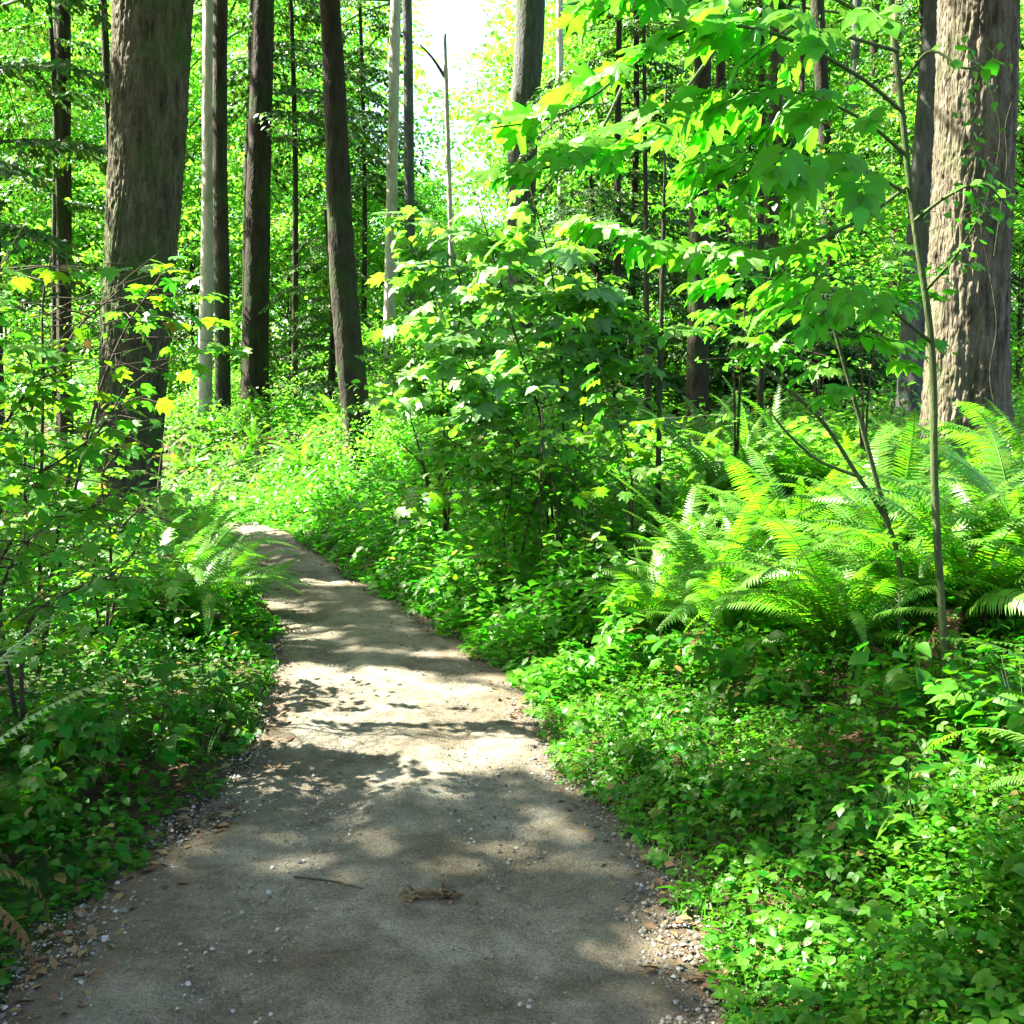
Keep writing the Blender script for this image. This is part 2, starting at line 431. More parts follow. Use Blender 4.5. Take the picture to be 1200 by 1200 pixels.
def path_mat():
    m, nt, N, L = new_mat("trodden_gravel")
    o = N.new("ShaderNodeOutputMaterial"); p = N.new("ShaderNodeBsdfPrincipled"); L.new(p.outputs[0], o.inputs[0])
    p.inputs["Roughness"].default_value = 0.92; p.inputs["Specular IOR Level"].default_value = .2
    g = N.new("ShaderNodeNewGeometry")
    def noise(s, d, r=.6):
        n = N.new("ShaderNodeTexNoise"); n.inputs["Scale"].default_value = s; n.inputs["Detail"].default_value = d; n.inputs["Roughness"].default_value = r
        L.new(g.outputs["Position"], n.inputs["Vector"]); return n
    big, mid, fine = noise(1.6, 4), noise(9, 6, .7), noise(110, 5, .75)
    rp = N.new("ShaderNodeValToRGB"); e = rp.color_ramp.elements
    e[0].position = .3; e[0].color = (.125, .118, .088, 1); e[1].position = .72; e[1].color = (.275, .262, .205, 1)
    L.new(mid.outputs[0], rp.inputs[0])
    r2 = N.new("ShaderNodeValToRGB"); e = r2.color_ramp.elements
    e[0].position = .38; e[0].color = (.62, .56, .50, 1); e[1].position = .62; e[1].color = (1.12, 1.1, 1.08, 1)
    L.new(big.outputs[0], r2.inputs[0])
    r3 = N.new("ShaderNodeValToRGB"); e = r3.color_ramp.elements
    e[0].position = .3; e[0].color = (.4, .38, .36, 1); e[1].position = .7; e[1].color = (1.5, 1.5, 1.48, 1)
    L.new(fine.outputs[0], r3.inputs[0])
    m1 = N.new("ShaderNodeMix"); m1.data_type = 'RGBA'; m1.blend_type = 'MULTIPLY'; m1.inputs[0].default_value = 1
    L.new(rp.outputs[0], m1.inputs[6]); L.new(r2.outputs[0], m1.inputs[7])
    m2 = N.new("ShaderNodeMix"); m2.data_type = 'RGBA'; m2.blend_type = 'MULTIPLY'; m2.inputs[0].default_value = 1
    L.new(m1.outputs[2], m2.inputs[6]); L.new(r3.outputs[0], m2.inputs[7])
    vo = N.new("ShaderNodeTexVoronoi"); vo.inputs["Scale"].default_value = 120; L.new(g.outputs["Position"], vo.inputs["Vector"])
    # edge of the path turns to dark earth
    at_ = N.new("ShaderNodeAttribute"); at_.attribute_name = "edge"
    ed = N.new("ShaderNodeMath"); ed.operation = 'MULTIPLY_ADD'; ed.inputs[1].default_value = .9
    L.new(mid.outputs[0], ed.inputs[0]); L.new(at_.outputs["Fac"], ed.inputs[2])
    em = N.new("ShaderNodeMapRange"); em.inputs[1].default_value = .95; em.inputs[2].default_value = 1.35
    L.new(ed.outputs[0], em.inputs[0])
    m3 = N.new("ShaderNodeMix"); m3.data_type = 'RGBA'; m3.inputs[7].default_value = (.10, .075, .045, 1)
    L.new(em.outputs[0], m3.inputs[0]); L.new(m2.outputs[2], m3.inputs[6]); L.new(m3.outputs[2], p.inputs["Base Color"])
    h = N.new("ShaderNodeMath"); h.operation = 'MULTIPLY_ADD'; h.inputs[1].default_value = -.4
    L.new(vo.outputs["Distance"], h.inputs[0]); L.new(fine.outputs[0], h.inputs[2])
    b = N.new("ShaderNodeBump"); b.inputs["Strength"].default_value = .95; b.inputs["Distance"].default_value = .012
    L.new(h.outputs[0], b.inputs["Height"]); L.new(b.outputs[0], p.inputs["Normal"])
    return m
M_PATH = path_mat()

def stone_mat():
    m, nt, N, L = new_mat("pebble_stone")
    o = N.new("ShaderNodeOutputMaterial"); p = N.new("ShaderNodeBsdfPrincipled"); L.new(p.outputs[0], o.inputs[0])
    p.inputs["Roughness"].default_value = .8
    g = N.new("ShaderNodeNewGeometry"); rp = N.new("ShaderNodeValToRGB"); e = rp.color_ramp.elements
    e[0].position = 0; e[0].color = (.07, .06, .045, 1); e[1].position = 1; e[1].color = (.46, .46, .41, 1)
    x = rp.color_ramp.elements.new(.8); x.color = (.21, .20, .16, 1)
    L.new(g.outputs["Random Per Island"], rp.inputs[0])
    n = N.new("ShaderNodeTexNoise"); n.inputs["Scale"].default_value = 90; L.new(g.outputs["Position"], n.inputs["Vector"])
    mx = N.new("ShaderNodeMix"); mx.data_type = 'RGBA'; mx.blend_type = 'MULTIPLY'; mx.inputs[0].default_value = .5
    L.new(rp.outputs[0], mx.inputs[6]); L.new(n.outputs["Color"], mx.inputs[7]); L.new(mx.outputs[2], p.inputs["Base Color"])
    return m
M_STONE = stone_mat()

def plain_mat(name, c, rough=.5):
    m, nt, N, L = new_mat(name)
    o = N.new("ShaderNodeOutputMaterial"); p = N.new("ShaderNodeBsdfPrincipled"); L.new(p.outputs[0], o.inputs[0])
    n = N.new("ShaderNodeTexNoise"); n.inputs["Scale"].default_value = 120
    mx = N.new("ShaderNodeMix"); mx.data_type = 'RGBA'; mx.inputs[6].default_value = (*[k * .75 for k in c], 1); mx.inputs[7].default_value = (*c, 1)
    L.new(n.outputs[0], mx.inputs[0]); L.new(mx.outputs[2], p.inputs["Base Color"]); p.inputs["Roughness"].default_value = rough
    return m
M_VIOLET = plain_mat("violet_petal", (.45, .38, .75))

# ------------------------------------------------------------------ leaf templates (length 1 along +y, face up +z)
def T_diamond():
    v = [(0, 0, 0), (.28, .45, .07), (0, 1, -.05), (-.28, .45, .07)]
    return np.array(v), None, np.array([(0, 1, 2), (0, 2, 3)])
def T_ovate(w=.36):
    v = [(0, 0, 0), (w * .75, .22, .05), (w, .45, .07), (w * .62, .75, .02), (0, 1, -.12), (-w * .62, .75, .02), (-w, .45, .07), (-w * .75, .22, .05), (0, .42, 0), (0, .74, -.03)]
    t = [(0, 1, 8), (1, 2, 8), (2, 3, 9), (2, 9, 8), (3, 4, 9), (4, 5, 9), (5, 6, 9), (9, 6, 8), (6, 7, 8), (7, 0, 8)]
    return np.array(v), None, np.array(t)
def T_maple():
    # palmate, five main lobes and shoulder teeth
    o = [(0, 0), (.16, -.05), (.36, -.06), (.30, .06), (.50, .18), (.62, .30), (.44, .33), (.40, .40), (.50, .62), (.42, .70), (.27, .58), (.17, .56),
         (.19, .74), (.10, .80), (0, 1.0), (-.10, .80), (-.19, .74), (-.17, .56), (-.27, .58), (-.42, .70), (-.50, .62), (-.40, .40), (-.44, .33), (-.62, .30),
         (-.50, .18), (-.30, .06), (-.36, -.06), (-.16, -.05)]
    o = np.array(o)
    r = np.linalg.norm(o - (0, .28), axis=1)
    z = -.25 * r ** 2 + .03 * np.sin(np.arange(len(o)) * 2.1)
    v = np.vstack([np.column_stack([o, z]), [(0, .28, .03)]])
    n = len(o)
    return v, None, np.array([(i, (i + 1) % n, n) for i in range(n)])
def T_compound(n=7, w=.30):
    """pinnate leaf: rachis with oval leaflets"""
    a = Acc(); ov, _, ot = T_ovate(w)
    a.add(*tube([(0, 0, 0), (0, .35, .02), (0, .72, -.02)], [.008, .004], 4))
    k = (n - 1) // 2
    for i in range(k):
        y = .30 + .40 * i / max(k - 1, 1)
        for s in (-1, 1):
            an = s * math.radians(62 - 12 * i); c, sn = math.cos(an), math.sin(an)
            L = .42 - .03 * i
            vx = ov * L; dr = -.25 * vx[:, 1]
            a.add(np.column_stack([vx[:, 0] * c + vx[:, 1] * sn, y - vx[:, 0] * sn * 1 + vx[:, 1] * c, vx[:, 2] + dr]), None, ot)
    vx = ov * .45
    a.add(np.column_stack([vx[:, 0], .70 + vx[:, 1], vx[:, 2] - .02 - .2 * vx[:, 1]]), None, ot)
    return np.concatenate(a.v), np.concatenate(a.q), np.concatenate(a.t)
def T_trifoliate():
    a = Acc(); ov, _, ot = T_ovate(.4)
    for an, y in ((-70, .28), (70, .28), (0, .35)):
        an = math.radians(an); c, sn = math.cos(an), math.sin(an); vx = ov * .62
        a.add(np.column_stack([vx[:, 0] * c + vx[:, 1] * sn, y - vx[:, 0] * sn + vx[:, 1] * c, vx[:, 2] - .2 * vx[:, 1]]), None, ot)
    return np.concatenate(a.v), None, np.concatenate(a.t)
DIA, OVA, OVN, MAP, CMP, TRI = T_diamond(), T_ovate(), T_ovate(.24), T_maple(), T_compound(), T_trifoliate()

def frames(head, tilt, roll):
    """rotation matrices: heading azimuth, tilt up(+)/down(-) of the leaf axis, roll about the axis"""
    ch, sh = np.cos(head), np.sin(head); ct, st = np.cos(tilt), np.sin(tilt)
    Y = np.stack([ch * ct, sh * ct, st], -1)
    X0 = np.stack([sh, -ch, np.zeros_like(ch)], -1)
    Z0 = np.cross(X0, Y)
    cr, sr = np.cos(roll)[..., None], np.sin(roll)[..., None]
    X = X0 * cr + Z0 * sr
    Z = np.cross(X, Y)
    return np.stack([X, Y, Z], -1)

def bake(acc, tmpl, pos, R, sc):
    v, q, t = tmpl
    n, k = len(pos), len(v)
    if n == 0: return
    V = np.einsum('nij,kj->nki', R, v) * np.asarray(sc)[:, None, None] + np.asarray(pos)[:, None]
    off = (np.arange(n) * k)[:, None, None]
    acc.add(V.reshape(-1, 3), None if q is None else (q[None] + off).reshape(-1, 4), None if t is None else (t[None] + off).reshape(-1, 3))

# ------------------------------------------------------------------ ground and path
def axis(parts):
    return np.unique(np.concatenate([np.linspace(a, b, n) for a, b, n in parts]))
gx = axis([(-300, -40, 14), (-40, -12, 36), (-12, 12, 200), (12, 40, 36), (40, 300, 14)])
gy = axis([(-60, -4, 15), (-4, 16, 170), (16, 45, 90), (45, 110, 30), (110, 500, 14)])
X, Y = np.meshgrid(gx, gy)
l_, r_ = edges(Y)
inside = np.minimum(X - l_, r_ - X)
Z = ground_z(X, Y) - 0.05 * sstep(-0.05, 0.12, inside)
Z = Z + 0.02 * (fbm(np.stack([X, Y], -1) * 5, 2, 9) - .5) * sstep(0, -0.3, inside)
Z = Z + 6.0 * sstep(60, 140, Y)
nx, ny = len(gx), len(gy)
i = np.arange(ny - 1)[:, None] * nx; j = np.arange(nx - 1)[None]
Q = np.stack([i + j, i + j + 1, i + nx + j + 1, i + nx + j], -1).reshape(-1, 4)
link("ground", mesh_np("ground", np.stack([X, Y, Z], -1).reshape(-1, 3), Q, None, M_SOIL, True), kind="structure")

ys = np.concatenate([np.linspace(-3, 2, 60, endpoint=False), np.linspace(2, 8, 420, endpoint=False), np.linspace(8, 20, 260)])
us = np.linspace(-.06, 1.06, 110)
U, Yp = np.meshgrid(us, ys)
l_, r_ = edges(Yp)
wob = 0.24 * (fbm(np.stack([Yp * 2.6, np.round(U) * 8 + 3], -1), 4, 3) - .5)
Xp = l_ + (r_ - l_) * U + wob * (2 * np.abs(U - .5))
ins = np.minimum(U, 1 - U)
rut = -0.022 * np.exp(-((U - .3) / .12) ** 2) - 0.018 * np.exp(-((U - .7) / .12) ** 2)
pxy = np.stack([Xp, Yp], -1)
Zp = (ground_z(Xp, Yp) + 0.02 * sstep(0, .2, ins) - 0.07 * sstep(.02, -.06, ins) + rut + 0.022 * (fbm(pxy * 2.2, 3, 21) - .5)
      + 0.020 * (fbm(pxy * 9, 4, 31) - .5) + 0.008 * (vnoise(pxy * 38, 41) - .5))
nx, ny = len(us), len(ys)
i = np.arange(ny - 1)[:, None] * nx; j = np.arange(nx - 1)[None]
Q = np.stack([i + j, i + j + 1, i + nx + j + 1, i + nx + j], -1).reshape(-1, 4)
me = mesh_np("path", np.stack([Xp, Yp, Zp], -1).reshape(-1, 3), Q, None, M_PATH, True)
at_e = me.attributes.new("edge", 'FLOAT', 'POINT')
at_e.data.foreach_set("value", (1 - 3.4 * np.clip(ins, 0, .29)).ravel().astype(np.float32))
link("path", me, kind="structure")

def path_z(x, y):
    return ground_z(x, y) + 0.005

# pebbles
ico_v = np.array([(0, 0, .6), (.9, 0, .1), (.3, .8, .15), (-.7, .6, .1), (-.8, -.5, .12), (.3, -.85, .1), (0, 0, -.5)])
ico_t = np.array([(0, 1, 2), (0, 2, 3), (0, 3, 4), (0, 4, 5), (0, 5, 1), (6, 2, 1), (6, 3, 2), (6, 4, 3), (6, 5, 4), (6, 1, 5)])
PEB = (np.array([(.1, 0, .55), (.9, 0, -.2), (.3, .8, -.15), (-.7, .6, -.2), (-.8, -.5, -.2), (.3, -.85, -.2)]), None, ico_t[:5])
n = 42000
y = 1.8 + 8 * rng.random(n) ** 1.8
l_, r_ = edges(y)
u = rng.random(n); u = np.where(rng.random(n) < .55, np.where(rng.random(n) < .5, u * .22 - .04, 1.04 - u * .22), u)
x = l_ + (r_ - l_) * u
sz = .0025 + .0085 * rng.random(n) ** 4
a = Acc()
Rp = frames(rng.random(n) * TAU, rng.normal(0, .3, n), rng.normal(0, .3, n))
bake(a, PEB, np.column_stack([x, y, path_z(x, y) + sz * .2]), Rp, sz)
link("gravel", a.mesh("gravel", M_STONE, smooth=False), kind="stuff", label="small pale gravel strewn over the trodden path", cat="gravel")
stones = [(148, 1072, .016), (750, 1052, .015), (945 - 190, 1068, .018), (165, 1150, .014), (105, 1175, .014), (180, 1092, .012), (610, 1045, .010),
          (585, 1048, .012), (555, 1048, .010), (300, 1100, .010), (250, 1140, .009), (690, 970, .010), (560, 1022, .009), (275, 1085, .010)]
sm = [mesh_np("stone", ico_v * (1 + .25 * rng.normal(0, 1, ico_v.shape)) , None, ico_t, M_STONE, False) for _ in range(4)]
for k, (px, py, s_) in enumerate(stones):
    p = on_ground(px, py)
    o = link("stone", sm[k % 4], None, (p[0], p[1], float(path_z(p[0], p[1])) + s_ * .25), None, "small pale stone lying loose on the gravel of the path", "stone", "loose pale stones on the path")
    o.scale = (s_,) * 3; o.rotation_euler = (0, 0, k * 1.3)
a = Acc(); n = 3500
y = 1.8 + 9 * rng.random(n) ** 1.5; l_, r_ = edges(y); x = l_ + (r_ - l_) * rng.random(n)
SLV = (np.array([(-.06, 0, 0), (.06, 0, 0), (.04, 1, .03), (-.04, 1, .05)]), np.array([(0, 1, 2, 3)]), None)
bake(a, SLV, np.column_stack([x, y, path_z(x, y) + .012]), frames(rng.random(n) * TAU, rng.normal(0, .12, n), rng.normal(0, .3, n)), .012 + .03 * rng.random(n) ** 2)
link("needle_litter", a.mesh("needle_litter", M_LITTER), kind="stuff", label="dry needles and splinters scattered over the trodden path", cat="litter")
# litter of old leaves beside the path and a brown scrap in its middle
a = Acc(); n = 7000
y = 1.8 + 10 * rng.random(n) ** 1.5; l_, r_ = edges(y)
d = np.abs(rng.normal(0, .9, n)); side = rng.random(n) < .5
x = np.where(side, l_ + .25 - d, r_ - .2 + d)
bake(a, DIA, np.column_stack([x, y, ground_z(x, y) + .012]), frames(rng.random(n) * TAU, rng.normal(0, .25, n), rng.normal(0, .4, n)), .012 + .05 * rng.random(n) ** 2)
link("leaf_litter", a.mesh("leaf_litter", M_LITTER), kind="stuff", label="brown dead leaves and needles scattered under the plants", cat="litter")
a = Acc(); c = on_ground(510, 1055); n = 60
px_ = np.column_stack([c[0] + rng.normal(0, .055, n), c[1] + rng.normal(0, .025, n), np.full(n, c[2] + .012)])
bake(a, OVN, px_, frames(rng.random(n) * TAU, rng.normal(.1, .3, n), rng.normal(0, .6, n)), .015 + .035 * rng.random(n))
link("leaf_scrap", a.mesh("leaf_scrap", M_LITTER, c), None, c, "stuff", "flattened scrap of brown weed in the middle of the path", "leaf scrap")
# twigs fallen on the path edge
tw = [(345, 1035, 430, 1048), (960 - 240, 905, 760, 930), (230, 1000, 300, 985)]
for k, q4 in enumerate(tw):
    p, q = on_ground(q4[0], q4[1]), on_ground(q4[2], q4[3])
    mid = (p + q) / 2 + [0, .01, .012]
    pts = resample([p + [0, 0, .008], mid, q + [0, 0, .008]], 8)
    link("twig", Acc().add(*tube(pts, [.004, .002], 5)).mesh("twig", M_TWIGD, p), None, p, None,
         ["thin fallen twig lying across the pale patch of the path", "thin fallen twig at the fern side edge of the path", "thin fallen twig at the shaded edge of the path"][k], "twig")

# ------------------------------------------------------------------ tree trunks
def trunk_mesh(P0, P1, r0, r1, origin, mat, top=17.0, segs=24, rings=60, amp=.008, freq=7.0, fine_to=None, curve=None, seed=0, flare=.35, zst=.17):
    """trunk through P0 (base) and P1 (seen top), carried on upward to z=top"""
    d = (P1 - P0) / (P1[2] - P0[2])
    zb = P0[2] - .25
    if fine_to: zs = np.concatenate([np.linspace(zb, fine_to, rings), np.linspace(fine_to, top, 40)[1:]])
    else: zs = np.concatenate([np.linspace(zb, P1[2], rings), np.linspace(P1[2], top, 12)[1:]]) if top > P1[2] + .1 else np.linspace(zb, P1[2], rings)
    C = P0 + d * (zs - P0[2])[:, None]
    if curve is not None:
        t = np.clip((zs - P0[2]) / (P1[2] - P0[2]), 0, 1)
        C = C + np.sin(t * math.pi)[:, None] * np.asarray(curve)
    C = C + .4 * r0 * (np.column_stack([fbm(np.column_stack([zs * .35, zs * 0 + seed]), 2, 3), fbm(np.column_stack([zs * .35, zs * 0 + seed + 9]), 2, 4), zs * 0 + .5]) - .5)
    t = (zs - P0[2]) / (P1[2] - P0[2])
    R = r0 + (r1 - r0) * t
    R = np.maximum(R, .15 * r0) * np.where(t > 1, np.maximum(1 - (zs - P1[2]) / (top - P1[2] + 1e-6) * .75, .2), 1)
    R = R * (1 + flare * np.exp(-np.maximum(zs - P0[2] + .1, 0) / (1.1 * r0 + .05)))
    th = np.linspace(0, TAU, segs, endpoint=False)
    ct, st = np.cos(th)[None], np.sin(th)[None]
    n3 = np.stack([R[:, None] * ct * freq, R[:, None] * st * freq, np.repeat(zs[:, None] * freq * zst, segs, 1)], -1)
    warp = (fbm(n3 * .8 + 5, 2, seed + 3) - .5)[..., None] * 1.3
    nn = vnoise(n3 + warp, seed) - .5
    n4 = vnoise(n3 * 2.1 + warp * 1.5 + 7, seed + 1) - .5
    n5 = vnoise(np.stack([n3[..., 0] * 1.3, n3[..., 1] * 1.3, n3[..., 2] * 3.2], -1) + 11, seed + 5) - .5
    h = np.minimum(np.abs(nn) * 3.4, 1) ** .7 * .55 + np.minimum(np.abs(n4) * 3.6, 1) * .25 + np.minimum(np.abs(n5) * 4, 1) * .2
    buttress = .10 * np.exp(-np.maximum(zs - P0[2], 0) / (1.6 * r0))[:, None] * (np.sin(th * 5 + seed) + .6 * np.sin(th * 3 + 2))[None] * r0 * 2
    RR = R[:, None] + amp * (h - .6) * 2 + buttress + amp * .7 * (vnoise(np.stack([n3[..., 0] * 3.1, n3[..., 1] * 3.1, n3[..., 2] * 7], -1) + 3, seed + 2) - .5)
    V = C[:, None] + np.stack([RR * ct, RR * st, RR * 0], -1)
    n = len(zs); i = np.arange(n - 1)[:, None] * segs; j = np.arange(segs)[None]; j2 = (j + 1) % segs
    Q = np.stack([i + j, i + j2, i + segs + j2, i + segs + j], -1).reshape(-1, 4)
    cap = [(n - 1) * segs + k for k in range(segs)]
    V = np.vstack([V.reshape(-1, 3), C[-1] + [0, 0, R[-1] * .5]])
    T = [(cap[k], cap[(k + 1) % segs], len(V) - 1) for k in range(segs)]
    return mesh_np("trunk", V - np.asarray(origin), Q, np.array(T), mat, True)

TREES = []   # tall trees that carry the canopy: (root, x, y)
def tall_tree(name, label, D, base, topp, w0, w1, mat, cat="tree", group=None, top=17.0, segs=24, rings=60, amp=.006, freq=9, crown=True, curve_px=0, fine_to=None, seed=0, flare=.35, broken=False):
    """base/topp = pixel points the trunk passes through at depth D; w in pixels"""
    b = foot(base[0], D, base[1]); p_hi = at(topp[0], topp[1], D); p_lo = at(base[0], base[1], D)
    d = (p_hi - p_lo) / (p_hi[2] - p_lo[2])
    P0 = p_lo + d * (b[2] - p_lo[2])
    root = thing(name, label, cat, P0, 0, group)
    me = trunk_mesh(P0, p_hi, w0 * D / F / 2, w1 * D / F / 2, P0, mat, top if not broken else p_hi[2], segs, rings, amp, freq, fine_to,
                    np.array([curve_px * D / F, 0, 0]) if curve_px else None, seed, flare)
    link("trunk", me, root)
    if crown:
        ptop = P0 + d * (12 - P0[2])
        TREES.append((root, ptop[0], ptop[1]))
    return root

tA = tall_tree("fir_tree", "massive mossy fir trunk rising from the shrubs left of the path", 10.4, (146, 620), (178, 0), 71, 86, M_BARK_A,
               segs=190, rings=420, amp=.016, freq=25, fine_to=6.6, seed=3, flare=.25)
tP = tall_tree("fir_tree", "massive fir with deeply furrowed brown bark standing behind the tall ferns", 9.3, (1130, 520), (1151, 0), 91, 85, M_BARK_P,
               segs=190, rings=420, amp=.016, freq=25, fine_to=6.2, seed=8, flare=.35)
tall_tree("fir_tree", "grey trunk half hidden beside the massive furrowed fir", 13.5, (1068, 500), (1097, 0), 38, 32, M_BARK_G, seed=11, segs=32, rings=120, amp=.008)
tall_tree("fir_tree", "dark leaning trunk at the bend where the path disappears", 15.0, (424, 540), (386, 0), 36, 23, M_BARK_D, curve_px=-5, seed=12, segs=36, rings=140, amp=.01)
tall_tree("fir_tree", "straight dark trunk just beyond the bright slender twin trunk", 19.0, (262, 545), (257, 0), 18, 16, M_BARK_D, seed=13)
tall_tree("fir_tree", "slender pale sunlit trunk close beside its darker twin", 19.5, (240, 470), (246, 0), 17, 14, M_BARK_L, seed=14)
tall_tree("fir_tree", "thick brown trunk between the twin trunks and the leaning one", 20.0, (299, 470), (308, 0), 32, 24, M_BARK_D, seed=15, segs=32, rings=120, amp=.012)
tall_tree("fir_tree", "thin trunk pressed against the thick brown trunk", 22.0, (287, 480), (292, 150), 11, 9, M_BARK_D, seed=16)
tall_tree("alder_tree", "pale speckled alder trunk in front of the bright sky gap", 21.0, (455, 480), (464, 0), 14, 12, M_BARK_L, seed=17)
tall_tree("alder_tree", "grey trunk just beside the pale speckled alder", 23.0, (482, 460), (477, 0), 12, 11, M_BARK_G, seed=18)
tall_tree("fir_tree", "smooth grey trunk cut off by maple leaves at the top middle", 20.0, (606, 520), (619, 0), 34, 33, M_BARK_G, seed=19, segs=32)
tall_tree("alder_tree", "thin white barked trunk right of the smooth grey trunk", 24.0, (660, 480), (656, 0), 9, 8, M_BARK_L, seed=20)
tall_tree("fir_tree", "thin black upright trunk crossing the whole leafy gap", 12.0, (891, 520), (892, 0), 8, 7, M_BARK_D, seed=21, segs=12)
tall_tree("fir_tree", "mossy green trunk close behind the thin black one", 19.0, (898, 470), (912, 0), 16, 17, M_BARK_A, seed=22)
tall_tree("fir_tree", "dark knobbly trunk in the middle of the far right group", 20.0, (974, 420), (958, 0), 17, 15, M_BARK_D, seed=23, curve_px=3)
tall_tree("fir_tree", "bluish grey slender trunk next to the dark knobbly one", 26.0, (992, 430), (1004, 0), 11, 10, M_BARK_G, seed=24)
tall_tree("fir_tree", "dark slender trunk leaning between two grey ones", 25.0, (1013, 420), (1026, 0), 10, 9, M_BARK_D, seed=25)
tall_tree("fir_tree", "reddish dark trunk behind the pale green sapling stem", 21.0, (1047, 480), (1052, 0), 13, 13, M_BARK_P, seed=26)
tall_tree("fir_tree", "stout black trunk rooted behind the crest of bright ferns", 15.0, (815, 548), (821, 200), 27, 22, M_BARK_D, seed=27, segs=28)
tall_tree("fir_tree", "pair of dark stems far left, the thicker trunk", 20.0, (76, 420), (73, 0), 17, 16, M_BARK_D, seed=28)
tall_tree("fir_tree", "pair of dark stems far left, the thinner trunk", 21.0, (64, 420), (68, 0), 8, 8, M_BARK_D, seed=29)
tall_tree("fir_tree", "thin dark stem leaning into the massive mossy fir", 17.0, (140, 420), (121, 0), 9, 8, M_BARK_D, seed=30, crown=False)
tall_tree("sapling", "thin dark stem right of the stout black trunk", 19.0, (850, 470), (846, 180), 13, 12, M_BARK_D, seed=31, crown=False)
tall_tree("sapling", "thin black stem in the shadow left of the upright sapling", 16.0, (722, 540), (724, 250), 11, 9, M_BARK_D, seed=32, crown=False, segs=12)
tall_tree("sapling", "straight dark sapling stem in the conifer shadow", 13.0, (760, 560), (757, 250), 8, 6, M_BARK_D, seed=33, crown=False, segs=12)
tall_tree("sapling", "slim dark sapling rising from the fern bed by the path", 8.0, (769, 640), (776, 300), 8, 5, M_BARK_D, seed=34, crown=False, segs=10, top=3.8)
tall_tree("sapling", "thinnest upright stem among the far right trunks", 18.0, (934, 450), (941, 0), 6, 6, M_BARK_D, seed=35, crown=False, segs=10)
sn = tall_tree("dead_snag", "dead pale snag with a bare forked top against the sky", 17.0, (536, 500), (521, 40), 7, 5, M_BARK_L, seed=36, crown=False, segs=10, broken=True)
p = at(524, 95, 17.0); q = at(492, 52, 17.0)
link("branch", Acc().add(*tube(resample([p, (p + q) / 2 + [0, 0, .05], q], 6), [.03, .012], 6)).mesh("branch", M_BARK_G, sn.location), sn)

# tall trees outside the picture on the sunny side; their crowns shade the path
for k, (x, y_) in enumerate([(-7.5, 2.0), (-10.5, 5.0), (-9.0, 8.5), (-13.0, 11.0), (-14.0, 2.5), (-6.5, -1.5), (8.5, 4.0), (-17, 7)]):
    b = np.array([x, y_, float(ground_z(x, y_))]); p1 = b + [rng.normal(0, .2), rng.normal(0, .2), 7]
    root = thing("fir_tree", "tall fir outside the view whose crown shades the path", "tree", b, 0, "tall firs beside the view")
    link("trunk", trunk_mesh(b, p1, .3, .25, b, M_BARK_D, 17, 20, 40, .01, 8, seed=50 + k), root)
    TREES.append((root, x, y_))

# canopy: mostly unseen leaf sprays shaped to cast dapples, each given to nearest tree
n = 150000
g = np.column_stack([rng.uniform(-9, 13, n), rng.uniform(-1.5, 15, n)])
g[:7000] = np.column_stack([rng.uniform(-1.7, .3, 7000), rng.uniform(2.2, 3.3, 7000)])   # extra unseen leaves added to keep sun off the near path
zc = rng.uniform(7.5, 15, n)
P = np.column_stack([g[:, 0] + S[0] * zc / S[2], g[:, 1] + S[1] * zc / S[2], zc])
keep = rng.random(n) < in_gap(P)
lum = fbm(g * 1.1, 3, 77)
closed = (g[:, 1] < 5.0) & (g[:, 0] > -3.0) & (g[:, 0] < 2.6)
keep &= (lum > .38) | (rng.random(n) < .35) | closed | ((g[:, 1] < 12.5) & (g[:, 0] > edges(g[:, 1])[0] - .3) & (g[:, 0] < edges(g[:, 1])[1] + .3))
far_vis = (P[:, 2] - 1.5) < (P[:, 1] * .40) * (np.abs(P[:, 0]) < P[:, 1] * .5)
keep &= ~far_vis
P1 = P[keep]
n = 12000
P2 = np.column_stack([rng.uniform(-26, 16, n), rng.uniform(13, 40, n), rng.uniform(9, 16, n)])
g2 = proj(P2)
k2 = (fbm(g2 * .45, 3, 79) > .60) & (rng.random(n) < in_gap(P2)) & (rng.random(n) < .6)
top_gap = (np.abs(P2[:, 0] / P2[:, 1] + .06) < .10)
P2 = P2[k2 & ~top_gap]
Pc = np.vstack([P1, P2])
TX = np.array([(t[1], t[2]) for t in TREES])
own = np.argmin(((Pc[:, None, :2] - TX[None]) ** 2).sum(-1), 1)
nc = len(Pc)
Rc = frames(rng.random(nc) * TAU, rng.normal(-.25, .35, nc), rng.normal(0, .5, nc))
sc_ = rng.uniform(.13, .24, nc)*np.where(np.arange(nc) < len(P1), 1, 2.0)
near = in_gap(Pc) < 1
for k, (root, x, y_) in enumerate(TREES):
    s_ = own == k
    if s_.sum() < 10: continue
    a = Acc(); bake(a, DIA, Pc[s_], Rc[s_], sc_[s_])
    # limbs from trunk to the crown
    axis_p = np.array([x, y_, 0.0])
    for b in Pc[s_][:: max(1, s_.sum() // 14)][:14]:
        st_ = np.array([x, y_, b[2] - .8])
        a2 = tube(resample([st_, (st_ + b) / 2 + [0, 0, .25], b], 6), [.04, .01], 5)
        a.add(*a2)
    link("crown", a.mesh("crown", M_CANOPY, root.location), root, kind="stuff")
print("canopy", nc)

